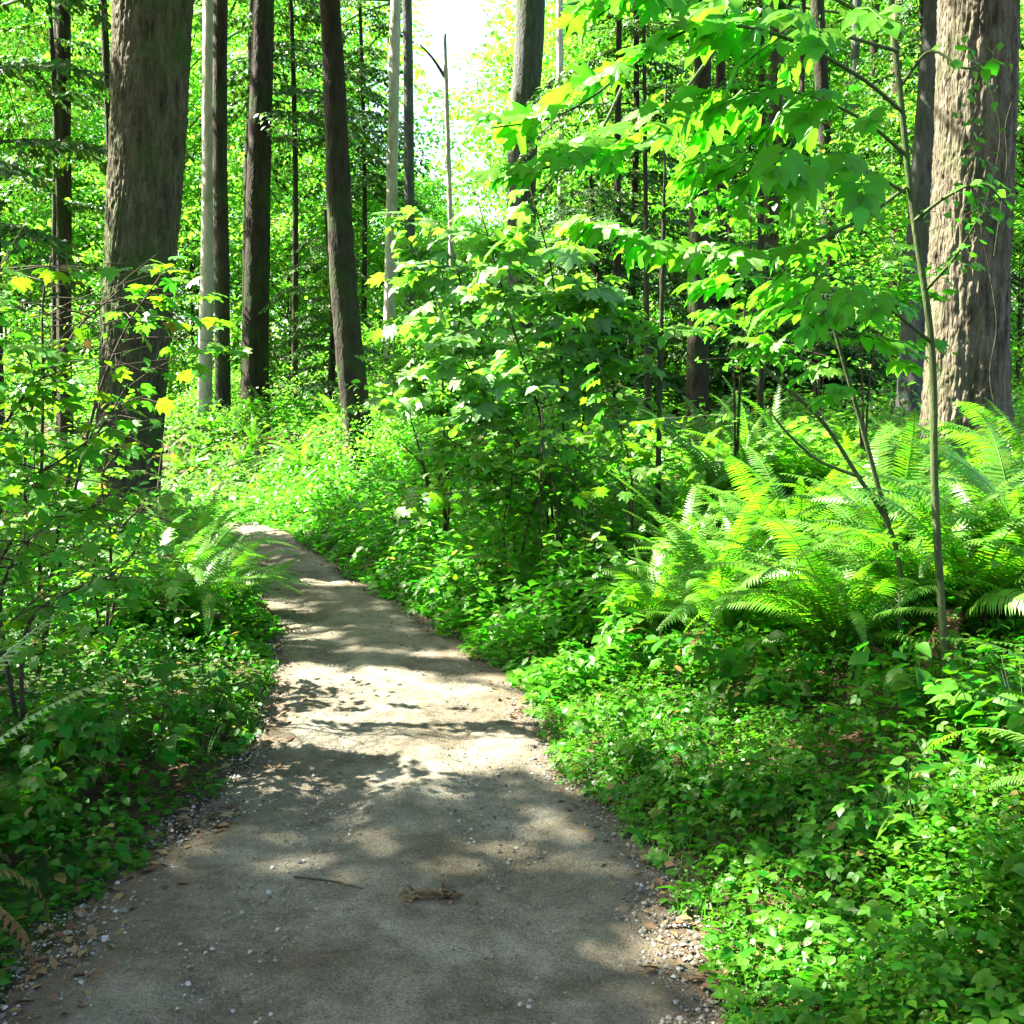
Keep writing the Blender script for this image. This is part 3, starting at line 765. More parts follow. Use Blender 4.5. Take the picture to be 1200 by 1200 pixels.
# ------------------------------------------------------------------ understory broadleaf trees (shared meshes)
def crown_acc(rx, rz, z0, nspray, nl_, leaf, tmpl=DIA, seed=0, disc=.75):
    r = np.random.default_rng(seed); a = Acc()
    tw = Acc()
    for s_ in range(nspray):
        th = r.random() * TAU; zz = r.random(); rad = rx * math.sqrt(r.random()) * (1 - .55 * zz ** 2)
        c = np.array([rad * math.cos(th), rad * math.sin(th), z0 + rz * zz])
        m = int(nl_ * r.uniform(.6, 1.3)); dr = disc * r.uniform(.6, 1.2)
        q = r.normal(0, .5, (m, 2)) * dr
        el = np.array([1.5, .7]); rot = th
        q = q * el; q = np.column_stack([q[:, 0] * math.cos(rot) - q[:, 1] * math.sin(rot), q[:, 0] * math.sin(rot) + q[:, 1] * math.cos(rot)])
        zz_ = -.18 * (q ** 2).sum(1) / dr + r.normal(0, .07, m)
        pos = np.column_stack([c[0] + q[:, 0], c[1] + q[:, 1], c[2] + zz_])
        bake(a, tmpl, pos, frames(r.random(m) * TAU, r.normal(-.3, .4, m), r.normal(0, .45, m)), leaf * r.uniform(.6, 1.25, m))
        if s_ % 2 == 0:
            st_ = np.array([0, 0, max(.1, c[2] - .3 - .6 * rad)])
            tw.add(*tube(resample([st_, (st_ + c) / 2 + [0, 0, -.12], c], 6), [.02, .005], 4))
    return a, tw

def understory(kind, rx, rz, z0, ns, nl, leaf, seed, mat=M_FARLEAF, stems=1):
    a, tw = crown_acc(rx, rz, z0, ns, nl, leaf, seed=seed)
    r = np.random.default_rng(seed + 5)
    root = thing(kind, "x", "tree", (0, 0, 0))
    t = Acc()
    for s_ in range(stems):
        an = r.random() * TAU; lean = r.uniform(.1, .45)
        hgt = z0 + rz * .8
        pts = resample([(0, 0, -.2), (lean * math.cos(an) * .3, lean * math.sin(an) * .3, hgt * .45), (lean * math.cos(an), lean * math.sin(an), hgt)], 12)
        t.add(*tube(pts, [.045 if stems == 1 else .025, .02, .008], 8))
    link("trunk", t.mesh("trunk", M_TWIGD), root)
    link("branches", tw.mesh("branches", M_TWIGD), root, kind="stuff")
    link("crown", a.mesh("crown", mat), root, kind="stuff")
    return root

protos = [understory("vine_maple", 2.2, 5.5, 1.0, 130, 110, .115, 101), understory("vine_maple", 1.9, 4.2, .7, 110, 110, .105, 102),
          understory("vine_maple", 2.4, 6.5, 2.6, 130, 105, .125, 103)]
shr = [understory("woodland_shrub", 1.2, 1.3, .1, 60, 90, .08, 111, stems=4), understory("woodland_shrub", 1.0, .9, .05, 50, 90, .075, 112, stems=4),
       understory("woodland_shrub", 1.3, 1.9, .1, 70, 90, .09, 113, stems=3)]
used = set()
def put(lst, i_, p, rz, label, group, s=1.0):
    root = lst[i_]
    if id(root) in used:
        return copy_thing(root, p, rz, label, group, s)
    used.add(id(root))
    root.location = tuple(float(c) for c in p); root.rotation_euler = (0, 0, rz); root.scale = (s,) * 3
    root["label"] = label; root["group"] = group
    return root

MARKS = [(-99, "the left margin"), (70, "the paired stems"), (165, "the massive mossy fir"), (250, "the twin trunks"), (303, "the thick brown trunk"), (395, "the leaning trunk"),
         (460, "the pale alder"), (525, "the dead snag"), (612, "the smooth grey trunk"), (730, "the drooping hemlock"), (820, "the stout black trunk"), (892, "the thin black trunk"),
         (966, "the knobbly trunk"), (1060, "the half hidden trunk"), (1135, "the massive furrowed fir"), (1400, "the right margin")]
SEEN = {}
ORD = ["nearest", "second", "third", "fourth", "fifth", "sixth", "seventh", "eighth", "ninth"]
def between(kind, px):
    k = max(i_ for i_, m_ in enumerate(MARKS[:-1]) if m_[0] <= px)
    c = SEEN[(kind, k)] = SEEN.get((kind, k), 0) + 1
    return f"{kind} between {MARKS[k][1]} and {MARKS[k + 1][1]}, {ORD[min(c, 9) - 1]} one"
# (px, D, proto, scale)
vm = [(10, 31, 0, 1.3), (110, 33, 1, 1.5), (60, 36, 2, 1.4), (35, 28, 1, 1.1), (190, 26, 0, 1), (230, 27, 2, 1.3), (340, 24, 1, 1.15), (345, 30, 2, 1.3), (290, 33, 0, 1.4), (420, 27, 0, 1), (390, 34, 2, 1.4), (460, 31, 1, 1.3),
      (540, 36, 1, 1.2), (590, 27, 1, .95), (640, 31, 0, 1.2), (690, 24, 0, 1.0), (700, 33, 2, 1.5), (760, 22, 1, 1.1), (790, 29, 2, 1.4), (850, 24, 0, 1.1), (880, 32, 2, 1.5), (930, 24, 1, 1.1), (960, 30, 2, 1.4),
      (1010, 23, 0, 1.0), (1040, 32, 2, 1.5), (1075, 19, 1, 1.1), (1190, 18, 0, 1.0), (1220, 24, 2, 1.3), (1160, 29, 2, 1.4), (-30, 29, 2, 1.3), (150, 33, 2, 1.4), (20, 33, 2, 1.5), (500, 40, 0, 1.2),
      (620, 42, 2, 1.5), (830, 40, 2, 1.7), (980, 42, 2, 1.7), (250, 40, 2, 1.7), (100, 42, 2, 1.7), (400, 44, 1, 1.7), (1120, 42, 2, 1.7), (730, 44, 2, 1.7)]
for k, (px, D, i_, s_) in enumerate(sorted(vm, key=lambda q_: q_[1])):
    p = foot(px, D, 480)
    put(protos, i_, p, k * 2.399, between("vine maple", px), "vine maples among the far trunks", s_)
sh = []
for k in range(130):
    D = 12 + 20 * (k / 130) ** .9
    px = -40 + (k * 0.618034 % 1) * 1300
    p = foot(px, D, 520)
    l, r = edges(p[1])
    if (180 < px < 440 and k % 3 != 0) or (l - .9 < p[0] < r + .9 and p[1] < 17) or (px > 690 and D < 20): continue
    sh.append((p, D))
for k, (p, D) in enumerate(sh):
    D = float(p[1])
    put(shr, (k % 3) if D > 21 else 1, p, k * 1.7, "low leafy shrub in the sunny thicket beyond the crest of the path", "low shrubs of the far thicket", (.8 + .5 * ((k * .37) % 1)) * (.5 if p[0] < -.12 * p[1] and D < 22 else 1))

# ------------------------------------------------------------------ conifers with drooping boughs
def bough_mesh(Lb, seed):
    r = np.random.default_rng(seed); a = Acc()
    main = resample([(0, 0, 0), (Lb * .5, 0, .05 * Lb), (Lb, 0, -.25 * Lb)], 16)
    a.add(*tube(main, [.022, .005], 5))
    for i_ in range(2, 16):
        c = main[i_]; ll = Lb * .38 * (1 - i_ / 17) + .12
        for s_ in (-1, 1):
            e = c + [ll * .55, s_ * ll, -.22 * ll + r.normal(0, .03)]
            seg = resample([c, (c + e) / 2 + [0, 0, .03], e], 8)
            m = int(ll / .035) + 4
            t = r.random(m); pos = np.array([np.interp(t, np.linspace(0, 1, 8), seg[:, k]) for k in range(3)]).T
            hd = math.atan2(s_ * ll, ll * .55) + r.normal(0, .7, m)
            bake(a, DIA, pos, frames(hd, r.normal(-.45, .3, m), r.normal(0, .5, m)), r.uniform(.07, .17, m))
    return a.mesh("bough", M_CONIFER)
BOUGH = [bough_mesh(1.9, 1), bough_mesh(1.4, 2), bough_mesh(2.4, 3)]
def conifer(label, px, D, z0, z1, nb, sc=1.0, rr=.07, top=None, group=None):
    b = foot(px, D, 480)
    root = thing("hemlock_tree", label, "tree", b, 0, group)
    h = top or z1 + 1
    link("trunk", Acc().add(*tube(resample([b - [0, 0, .2], b + [.1, 0, h * .5], b + [0, 0, h]], 20), [rr, rr * .4], 12)).mesh("trunk", M_BARK_D, b, True), root)
    for k in range(nb):
        z = z0 + (z1 - z0) * (k + rng.random() * .6) / nb
        o = link("bough", BOUGH[k % 3], root, (0, 0, z))
        o.rotation_euler = (0, rng.uniform(-.05, .3), k * 2.399 + rng.normal(0, .3))
        s_ = sc * (1 - .45 * (z - z0) / (z1 - z0)) * rng.uniform(.8, 1.15); o.scale = (s_,) * 3
    return root
conifer("dark hemlock with drooping boughs in the top left corner", -5, 12.5, 3.0, 8, 16, 1.0)
conifer("dark hemlock around the pair of far left stems", 72, 19.5, 4.4, 9, 14, .85)
conifer("dark drooping hemlock right of the smooth grey trunk", 735, 18.0, 2.0, 8.5, 38, .9)
conifer("low black hemlock behind the leaning trunk near the path bend", 385, 19.0, .5, 3.2, 26, .6, top=3.6)
conifer("dark hemlock at the top between leaning trunk and pale alder", 425, 24.0, 4.6, 9.5, 30, .85)
conifer("black low hemlock in the gap behind the elder sapling", 945, 16.0, .1, 2.0, 40, .9, top=2.4)
conifer("low dark hemlock behind the stout black trunk", 850, 18.0, .1, 2.8, 40, .95, top=3.2)
conifer("dark hemlock behind the middle bush by the thin stems", 690, 16.5, .3, 3.6, 46, .85, top=3.8)
conifer("dark hemlock screen beside the grey trunk at upper right", 1060, 20.0, 4.0, 8.5, 28, .9)
conifer("dark hemlock behind the knobbly trunk at the top", 850, 23.0, 5.5, 9.5, 30, 1.0)
conifer("dark hemlock tucked between thick brown trunk and leaning one", 345, 21.0, 5.0, 9.5, 26, .9)

# far wood closing the view
n = 120000
y = rng.uniform(46, 74, n); x = rng.uniform(-.6, .6, n) * y; z = 27 * rng.random(n) ** 1.1
dens = fbm(np.column_stack([x * .16, y * .07, z * .28]), 4, 91)
k = (dens > .43 + .003 * z + .03 * (x < -.12 * y)) & ~((np.abs(x / y + .05) < .034 + .012 * np.sin(z * 1.7)) & (z > .29 * y))
x, y, z = x[k], y[k], z[k]
a = Acc(); n = len(x)
bake(a, DIA, np.column_stack([x, y, z + 1]), frames(rng.random(n) * TAU, rng.normal(-.2, .4, n), rng.normal(0, .6, n)), rng.uniform(.25, .55, n))
link("far_woods", a.mesh("far_woods", M_FARLEAF), kind="stuff", label="bright mass of leaves closing the forest beyond all trunks", cat="woods")
# far thin trunks
for k in range(20):
    px = -20 + (k * .618 % 1) * 1240; D = 30 + 14 * (k * .371 % 1)
    if 480 < px < 600: continue
    b = foot(px, D, 480); r0 = rng.uniform(.09, .2)
    root = thing("fir_tree", "thin distant trunk in the bright wood beyond the nearer trees", "tree", b, 0, "thin distant trunks")
    p1 = b + [rng.normal(0, .3), 0, 9]
    link("trunk", trunk_mesh(b, p1, r0, r0 * .7, b, [M_BARK_D, M_BARK_G][k % 2], 16, 10, 16, .01, 6, seed=200 + k), root)

# ------------------------------------------------------------------ sword ferns
def frond_mesh(L, droop, w, seed, mat, npair=40, curl=0.0):
    r = np.random.default_rng(seed); a = Acc()
    n = 24; t = np.linspace(0, 1, n)
    ang = math.radians(62) * (1 - t) ** 1.1 - math.radians(droop) * t ** 1.4
    ds = L / (n - 1)
    x = np.concatenate([[0], np.cumsum(np.cos(ang[:-1]) * ds)]); z = np.concatenate([[0], np.cumsum(np.sin(ang[:-1]) * ds)])
    side = curl * L * t ** 2
    P = np.column_stack([x, side, z])
    a.add(*tube(P, [.0035, .0012], 4))
    for i_ in range(npair):
        s = .12 + .87 * (i_ + .5) / npair
        c = np.array([np.interp(s, t, P[:, k]) for k in range(3)])
        an = np.interp(s, t, ang)
        T = np.array([math.cos(an), 0, math.sin(an)]); Nn = np.array([-math.sin(an), 0, math.cos(an)])
        f = (s - .12) / .88
        ln = w * min(1, .45 + 3.2 * f) * (1 - f ** 2.2) ** .9 + .006
        wd = .5 * L * .87 / npair * 1.0
        for sd in (-1, 1):
            d = np.array([0, sd, 0]) * .93 + T * (.22 + .25 * f) - Nn * (.16 + r.uniform(-.1, .12)); d /= np.linalg.norm(d)
            up = Nn * .25
            b0, b1 = c - T * wd * .75, c + T * wd * .75
            m0, m1 = c + d * ln * .55 - T * wd * .7 + Nn * .004, c + d * ln * .55 + T * wd * .75 + Nn * .002
            tip = c + d * ln + T * wd * .6 - Nn * ln * .12
            a.add([b0, b1, m1, m0, tip], [(0, 1, 2, 3)] if sd < 0 else [(1, 0, 3, 2)], [(3, 2, 4)] if sd < 0 else [(2, 3, 4)])
    return a.mesh("frond", mat)
FR = [frond_mesh(1.0, d_, w_ * 1.12, 20 + k, M_FERN, 44, c_) for k, (d_, w_, c_) in enumerate([(25, .095, .06), (45, .085, -.08), (10, .09, .1), (60, .08, 0), (35, .10, -.12), (0, .085, .04)])]
FRL = [frond_mesh(1.0, d_, w_, 40 + k, M_FERN, 26, c_) for k, (d_, w_, c_) in enumerate([(25, .085, .06), (45, .08, -.08), (10, .08, .1)])]
FRD = [frond_mesh(1.0, 95, .06, 60, M_DEADFERN, 22, .1), frond_mesh(1.0, 110, .06, 61, M_DEADFERN, 22, -.15)]
def fern(label, p, size, nf=26, dead=3, low=False, group=None, face=None, spread=TAU):
    nf = nf if low else int(nf * 1.45)
    root = thing("sword_fern", label, "fern", p, 0, group)
    for k in range(nf):
        o = link("frond", (FRL if low else FR)[k % (3 if low else 6)], root)
        ring = k / nf
        az = (k * 2.399963) if face is None else face + (rng.random() - .5) * spread
        o.location = (.03 * math.cos(az), .03 * math.sin(az), .02)
        # young fronds stand, older ones lie outward
        o.rotation_euler = (rng.normal(0, .28), math.radians(32 - 36 * (1 - ring)) * -1 + rng.normal(0, .2), az + rng.normal(0, .35))
        s_ = size * rng.uniform(.6, 1.15); o.scale = (s_, s_ * rng.uniform(.8, 1.1), s_)
    for k in range(dead):
        o = link("dead_frond", FRD[k % 2], root, (0, 0, .02)); az = rng.random() * TAU
        o.rotation_euler = (0, math.radians(20), az); s_ = size * rng.uniform(.6, .9); o.scale = (s_,) * 3
        if k == 0: o["label"] = "withered brown frond"
    return root
def gp(px, py): return on_ground(px, py)
ferns = [("huge bright fern at the foot of the forked sapling", gp(985, 775), .95, 34, 6), ("bright fern overlapping the huge one toward the path", gp(890, 725), .9, 28, 3), ("bright fern tangled between the forked and the pale green sapling", gp(1060, 735), .95, 28, 3), ("fern with long fronds lying toward the slim dark sapling", gp(815, 705), .9, 26, 2), ("broad fern arching over the path side herbs, sun on its tips", gp(850, 760), .95, 34, 4),
         ("tall fern with one blazing white upright frond in the middle bank", gp(930, 680), 1.05, 34, 2), ("bright fern behind the forked sapling", gp(1040, 670), 1.0, 30, 2),
         ("fern beside the lower stem of the pale green sapling", gp(1130, 740), 1.0, 34, 4), ("tall fern at the right margin below the massive fir", gp(1190, 690), 1.05, 32, 2),
         ("fern with silver grey fronds hanging toward the path", gp(760, 745), .8, 26, 3), ("dark shaded fern beside the black hollow near the path", gp(655, 715), .75, 24, 4),
         ("fern between the slim dark sapling and the middle bank", gp(800, 660), .95, 28, 1), ("fern on the crest in front of the stout black trunk", gp(850, 615), .95, 26, 0),
         ("pale fern with curled tips on the crest of the bank", gp(900, 600), .95, 26, 0), ("fern at the base of the massive furrowed fir", gp(1140, 590), .95, 26, 0),
         ("fern left of the massive furrowed fir", gp(1050, 590), .95, 26, 0), ("low fern under the middle bush", gp(600, 690), .7, 22, 2),
         ("fern leaning out from the right margin over dark ground", np.array([1.72, 3.0, float(ground_z(1.72, 3.0)) + .12]), .72, 20, 5),
         
         ("bright fern at the foot of the massive mossy fir", gp(205, 740), 1.05, 32, 3), ("yellow green fern edging the path below the mossy fir", gp(258, 722), .85, 28, 2),
         ("fern between the mossy fir and the path bend", gp(232, 680), 1.0, 28, 1), ("shaded fern under the maple shrubs", gp(130, 730), .75, 22, 4),
         ("fern by the slim dark sapling's foot", gp(735, 665), .8, 24, 1), ("fern in the thicket just beyond the path crest", gp(360, 565), .8, 22, 0),
         ("fern in the sunlit right corner behind the bank", gp(1215, 610), 1.0, 26, 0), ("sunlit fern at the crest between two saplings", gp(980, 600), .95, 26, 0)]
for k, (lb, p, s_, nf, dd) in enumerate(ferns):
    fern(lb, p, s_, nf, dd)
for k in range(16):
    px, D = 175 + 190 * (k * .618 % 1), 13.8 + 5 * (k * .41 % 1)
    p = foot(px, D)
    fern("small sunny fern on the slope where the path turns away", p, rng.uniform(.6, .85), 12, 0, True, "small ferns on the slope at the path bend")
lf = thing("sword_fern", "near fern at the left margin holding two curled bright fronds over dark herbs", "fern", (-1.66, 2.8, float(ground_z(-1.66, 2.8)) + .14))
for k, (az, tilt, s_, fi) in enumerate([(.05, 14, .98, 5), (.75, 26, .95, 5), (2.0, 10, .7, 3), (2.6, 0, .8, 1), (3.3, 5, .8, 0)]):
    o = link("frond", FR[fi], lf); o.rotation_euler = (0, -math.radians(tilt), az); o.scale = (s_,) * 3
for az in (-.2, .5, -.8):
    o = link("dead_frond", FRD[0], lf); o.rotation_euler = (0, .3, az); o.scale = (.6,) * 3
for k in range(40):
    px = 300 + 950 * (k * .618 % 1); D = 9.5 + 8 * (k * .37 % 1)
    if px < 700: D += 4.5
    p = foot(px, D); l, r = edges(p[1])
    if p[0] < r + .5: continue
    fern(between("green fern", px), p, rng.uniform(.7, .95), 15, 0, True, "ferns of the fern bed behind the crest")

# ------------------------------------------------------------------ leafy saplings and shrubs with separate leaves
def leaf_mesh(tmpl, mat, petiole=.35, name="leaf"):
    a = Acc(); v, q, t = tmpl
    if petiole:
        a.add(*tube([(0, -petiole, -.04), (0, -petiole * .5, .01), (0, .02, 0)], [.009, .006], 4))
    a.add(v, q, t)
    return a.mesh(name, mat)
def vary(tmpl, seed, amp=.05):
    r = np.random.default_rng(seed); v = tmpl[0].copy()
    v[:, 2] += amp * np.sin(v[:, 0] * 7 + r.random() * 6) + amp * np.sin(v[:, 1] * 5 + r.random() * 6) + r.normal(0, .012, len(v)) - .25 * r.random() * v[:, 1] ** 2
    v[:, 0] *= r.uniform(.88, 1.1)
    return (v, tmpl[1], tmpl[2])
L_MAPLE = [leaf_mesh(vary(MAP, k), M_LEAF_V) for k in range(5)]
L_MAPF = [leaf_mesh(vary(MAP, k + 9), M_FRESH_V) for k in range(4)]
L_CMP = [leaf_mesh(vary(CMP, k + 20, .03), M_FRESH, .1) for k in range(4)]
L_OVA = [leaf_mesh(vary(OVA, k + 30), M_OVAL_V, .12) for k in range(4)]
L_TRI = [leaf_mesh(vary(TRI, k + 40, .03), M_HERB, .2) for k in range(4)]
L_HERB = [leaf_mesh(vary(OVA, k + 50), M_HERB, .15) for k in range(4)]
L_BERRY = [leaf_mesh(vary(MAP, k + 70, .07), M_BERRY) for k in range(5)]
LCOUNT = [0]
def curve_len(p): return np.linalg.norm(np.diff(p, axis=0), axis=1).sum()
def place_leaf(root, meshes, pos, head, tilt, roll, s_):
    e_ = edges(pos[1])
    if e_[0] - .05 < pos[0] < e_[1] and pos[2] < 1.3: return
    g = proj(np.asarray(pos)); A_ = GA[:N_PATH_GAPS]
    if pos[0] < edges(pos[1])[0] + .5 and ((((g[0] - A_[:, 0]) / (A_[:, 2] + .03)) ** 2 + ((g[1] - A_[:, 1]) / (A_[:, 3] + .03)) ** 2) < 1).any(): return
    o = bpy.data.objects.new("leaf", meshes[rng.integers(len(meshes))]); col.objects.link(o); o.parent = root
    R = frames(np.array(head), np.array(tilt), np.array(roll))
    M = np.eye(4); M[:3, :3] = R * s_; M[:3, 3] = np.asarray(pos) - np.asarray(root.location)
    o.matrix_local = Matrix(M.tolist()); LCOUNT[0] += 1
def stem(root, pts, r0, r1, mat, name="stem", n=14, segs=7):
    P = resample(pts, n)
    link(name, Acc().add(*tube(P, [r0, r1], segs)).mesh(name, mat, root.location, True), root)
    return P
def leaves_along(root, P, meshes, n, size, t0=.25, droop=-.35, off=.05, spread=1.1, pair=True, flat=.35):
    T = np.gradient(P, axis=0); m = len(P)
    for k in range(n):
        t = t0 + (1 - t0) * (k + .5) / n; f = t * (m - 1); i_ = min(int(f), m - 2)
        p = P[i_] + (P[i_ + 1] - P[i_]) * (f - i_); tg = T[i_]
        hd = math.atan2(tg[1], tg[0]) if np.hypot(tg[0], tg[1]) > .15 * np.linalg.norm(tg) else rng.random() * TAU
        for s in ((-1, 1) if pair else ((-1, 1)[k % 2],)):
            h = hd + s * spread * rng.uniform(.6, 1.15) * (1 - .5 * t)
            sz = size * rng.uniform(.65, 1.15)
            pos = p + np.array([math.cos(h), math.sin(h), .15]) * (sz * .33 + off * rng.random())
            place_leaf(root, meshes, pos, h, droop + rng.normal(0, .25), rng.normal(0, flat), sz)

# pale green sapling with its branches over the top of the view
D = 4.5
b = foot(1112, D, 790); b = np.array([at(1112, 790, D)[0], D, float(ground_z(at(1112, 790, D)[0], D))])
sap = thing("maple_sapling", "pale green sapling stem with long leafy branches reaching over the path", "sapling", b)
sp = [b, at(1102, 690, D), at(1095, 560, D), at(1094, 450, D), at(1088, 370, D), at(1070, 250, D), at(1056, 120, D), at(1045, 0, D), at(1040, -160, D)]
stem(sap, sp, .017, .010, M_TWIG, "trunk", 40, 10)
br = [([(1056, 130), (1010, 92), (930, 48), (860, 30), (800, 38), (740, 78), (690, 116), (640, 140), (575, 150)], 3.9, L_MAPF, 16, .135),
      ([(1060, 225), (1010, 200), (930, 186), (865, 178)], 4.1, L_CMP, 7, .27),
      ([(1062, 220), (1000, 262), (900, 300), (800, 290), (740, 268), (690, 258)], 4.2, L_MAPF, 16, .13),
      ([(1052, 60), (1000, 45), (950, 30), (905, -10)], 4.0, L_CMP, 6, .26),
      ([(1060, 180), (1010, 140), (940, 110), (870, 110)], 4.3, L_CMP, 7, .27),
      ([(1090, 400), (1040, 360), (1000, 335), (955, 318)], 4.2, L_CMP, 5, .27),
      ([(1050, 40), (960, -10), (860, -40), (760, -20), (700, 20)], 4.2, L_MAPF, 16, .13),
      ([(1056, 100), (1090, 60), (1130, 80), (1160, 70)], 4.3, L_OVA, 4, .07),
      ([(1070, 260), (1110, 230), (1150, 215), (1180, 240)], 4.2, L_OVA, 6, .06),
      ([(1085, 340), (1120, 300), (1150, 250)], 4.2, L_OVA, 5, .05),
      ([(830, 34), (780, 0), (730, -20)], 3.9, L_MAPF, 9, .13),
      ([(740, 78), (700, 160), (660, 190), (600, 205)], 3.9, L_MAPF, 10, .135),
      ([(860, 30), (800, 110), (760, 170), (730, 190)], 4.0, L_MAPF, 10, .13)]
for pts, D2, ms, nl, sz in br:
    m = len(pts)
    P = stem(sap, [at(px, py, D + (D2 - D) * min(1, k / 2)) for k, (px, py) in enumerate(pts)], .008, .003, M_TWIG, "branch", 5 * m, 6)
    leaves_along(sap, P, ms, nl, sz, t0=.3, droop=-.45)

# elder sapling with forked stems
D = 4.9
b = at(1060, 660, D); b = np.array([b[0], D, float(ground_z(b[0], D))])
eld = thing("elder_sapling", "forked slanting elder stems with long leaflets in front of the ferns", "sapling", b)
e1 = stem(eld, [b, at(1050, 640, D), at(1000, 550, D), at(960, 490, D), at(905, 440, D), at(880, 410, D)], .013, .006, M_TWIG, "stem", 20)
e2 = stem(eld, [at(1045, 630, D), at(1010, 500, D), at(990, 430, D), at(975, 380, D), at(955, 340, D)], .012, .006, M_TWIG, "stem", 18)
e3 = stem(eld, [at(1010, 560, D), at(960, 540, D), at(925, 510, D), at(900, 480, D)], .009, .004, M_TWIG, "stem", 12)
e4 = stem(eld, [at(975, 385, D), at(1000, 390, D), at(1030, 395, D), at(1050, 400, D)], .004, .002, M_TWIG, "stem", 8)
e5 = stem(eld, [at(955, 340, D), at(930, 330, D), at(880, 325, D), at(850, 330, D)], .004, .002, M_TWIG, "stem", 8)
for px, py, hd, sz, tl in [(965, 335, math.radians(175), .27, -.15), (990, 330, math.radians(170), .20, -.1), (1000, 395, math.radians(5), .24, -.1), (975, 415, math.radians(190), .22, -.3),
                           (1035, 410, math.radians(20), .22, -.2), (980, 450, math.radians(230), .2, -.3), (880, 335, math.radians(185), .24, -.2), (900, 400, math.radians(200), .15, -.2),
                           (960, 300, math.radians(120), .2, .1), (930, 290, math.radians(60), .2, .05), (1010, 370, math.radians(40), .22, .1), (860, 320, math.radians(150), .22, -.2)]:
    for _ in range(2):
        place_leaf(eld, L_CMP, at(px + rng.normal(0, 12), py + rng.normal(0, 9), D - .1), hd + rng.normal(0, .3), tl, rng.normal(0, .3), sz)

# branch with a big leaf at the right margin
# vine leaves on the massive furrowed fir
vine = thing("climbing_vine", "thin vine with small heart shaped leaves climbing the massive furrowed fir", "vine", at(1170, 520, 8.85))
for pts in ([(1172, 500), (1160, 440), (1168, 380), (1158, 310), (1150, 260), (1166, 200), (1172, 150), (1160, 100), (1165, 60)], [(1150, 260), (1135, 200), (1140, 130)], [(1165, 300), (1172, 250), (1180, 190), (1178, 150), (1185, 120)]):
    P = stem(vine, [at(px, py, 8.85) for px, py in pts], .006, .003, M_BARK_D, "stem", 40, 5)
for k in range(70):
    px, py = 1148 + rng.normal(0, 18), [250, 235, 150, 170, 110, 60, 215][k % 7] + rng.normal(0, 16)
    place_leaf(vine, L_OVA, at(px, py, 8.75), -math.pi / 2 + rng.normal(0, .6), rng.normal(-.7, .3), rng.normal(0, .4), rng.uniform(.06, .10))

# shrubs of vine maple beside the path on the left
def bush(name, label, cat, b, stems_px, D, meshes, nl, size, mat=M_TWIGD, r0=.010, droop=-.3, side=3, spread=1.1, dense=24, lo=.12):
    """stems from ground b through pixel points at depth D; side sprays carry the leaves"""
    root = thing(name, label, cat, b)
    fol = Acc(); twg = Acc()
    for pts in stems_px:
        Ds = [D + d for d in (pts[-1] if isinstance(pts[-1], list) else [0] * len(pts))]
        pp = pts[:-1] if isinstance(pts[-1], list) else pts
        P = stem(root, [b] + [at(px, py, d) for (px, py), d in zip(pp, Ds)], r0, r0 * .35, mat, "stem", 22, 6)
        leaves_along(root, P, meshes, nl, size, t0=.4, droop=droop, spread=spread)
        ncl = dense
        for c_ in range(ncl):
            q0 = P[int(rng.uniform(lo, .98) * 21)]; q = q0 + rng.normal(0, .22, 3) * [1, 1, .6]; q[2] = max(q[2], b[2] + .12); m = 16
            qe = q + (q - q0) * .5 + [0, 0, .02]
            twg.add(*tube(resample([q0, (q0 + q) / 2 + [0, 0, .03], qe], 6), [.003, .001], 4))
            pos = q + (qe - q0) * rng.uniform(-.25, .35, (m, 1)) + rng.normal(0, 1, (m, 3)) * [.10, .10, .018]
            ok = in_gap(pos, .0) > -1 if q[0] > -1.2 else np.array([not ((((gg[0] - GA[:N_PATH_GAPS, 0]) / (GA[:N_PATH_GAPS, 2] + .08)) ** 2 + ((gg[1] - GA[:N_PATH_GAPS, 1]) / (GA[:N_PATH_GAPS, 3] + .06)) ** 2) < 1).any() for gg in proj(pos)])
            pos = pos[ok]; m = len(pos)
            big = c_ % 3 == 0 and meshes is not L_OVA
            if big: pos = pos[:8]; m = len(pos)
            bake(fol, MAP if big else OVA, pos, frames(rng.random(m) * TAU, rng.normal(-.3, .35, m), rng.normal(0, .35, m)), size * rng.uniform(.6, 1.0, m) if big else size * rng.uniform(.3, .6, m))
        for s_ in range(side):
            t = .4 + .5 * (s_ + rng.random() * .6) / side; q = P[int(t * 21)]
            hd = rng.random() * TAU; ln = rng.uniform(.25, .6)
            e = q + [math.cos(hd) * ln, math.sin(hd) * ln, rng.uniform(-.05, .12)]
            P2 = stem(root, [q, (q + e) / 2 + [0, 0, .04], e], r0 * .4, .0015, mat, "twig", 7, 5)
            leaves_along(root, P2, meshes, max(3, nl // 2), size * .9, t0=.15, droop=droop, spread=spread)
    if twg.n: link("twigs", twg.mesh("twigs", mat, b), root, kind="stuff")
    if fol.n: link("foliage", fol.mesh("foliage", M_LEAF if meshes is L_MAPLE else M_BERRY_F if meshes is L_BERRY else M_FRESH, b), root, kind="stuff")
    return root
def gD(px, D): return foot(px, D, 700)
bush("vine_maple", "leafy vine maple shrub reaching across the mossy fir trunk", "shrub", gD(40, 5.6), [[(30, 520), (80, 400), (140, 340)], [(80, 560), (120, 500), (150, 450)], [(50, 480), (50, 360), (60, 300)], [(100, 520), (140, 400), (190, 320)]], 5.4, L_MAPLE, 7, .11, side=4, dense=18)
bush("vine_maple", "dense vine maple shrub against the left margin above the dark herbs", "shrub", gD(-60, 5.2), [[(-20, 560), (30, 460), (60, 410)], [(0, 600), (70, 540), (130, 500)], [(-40, 480), (-20, 360), (10, 300)], [(10, 640), (90, 600), (150, 590)]], 5.0, L_MAPLE, 7, .105, side=4)
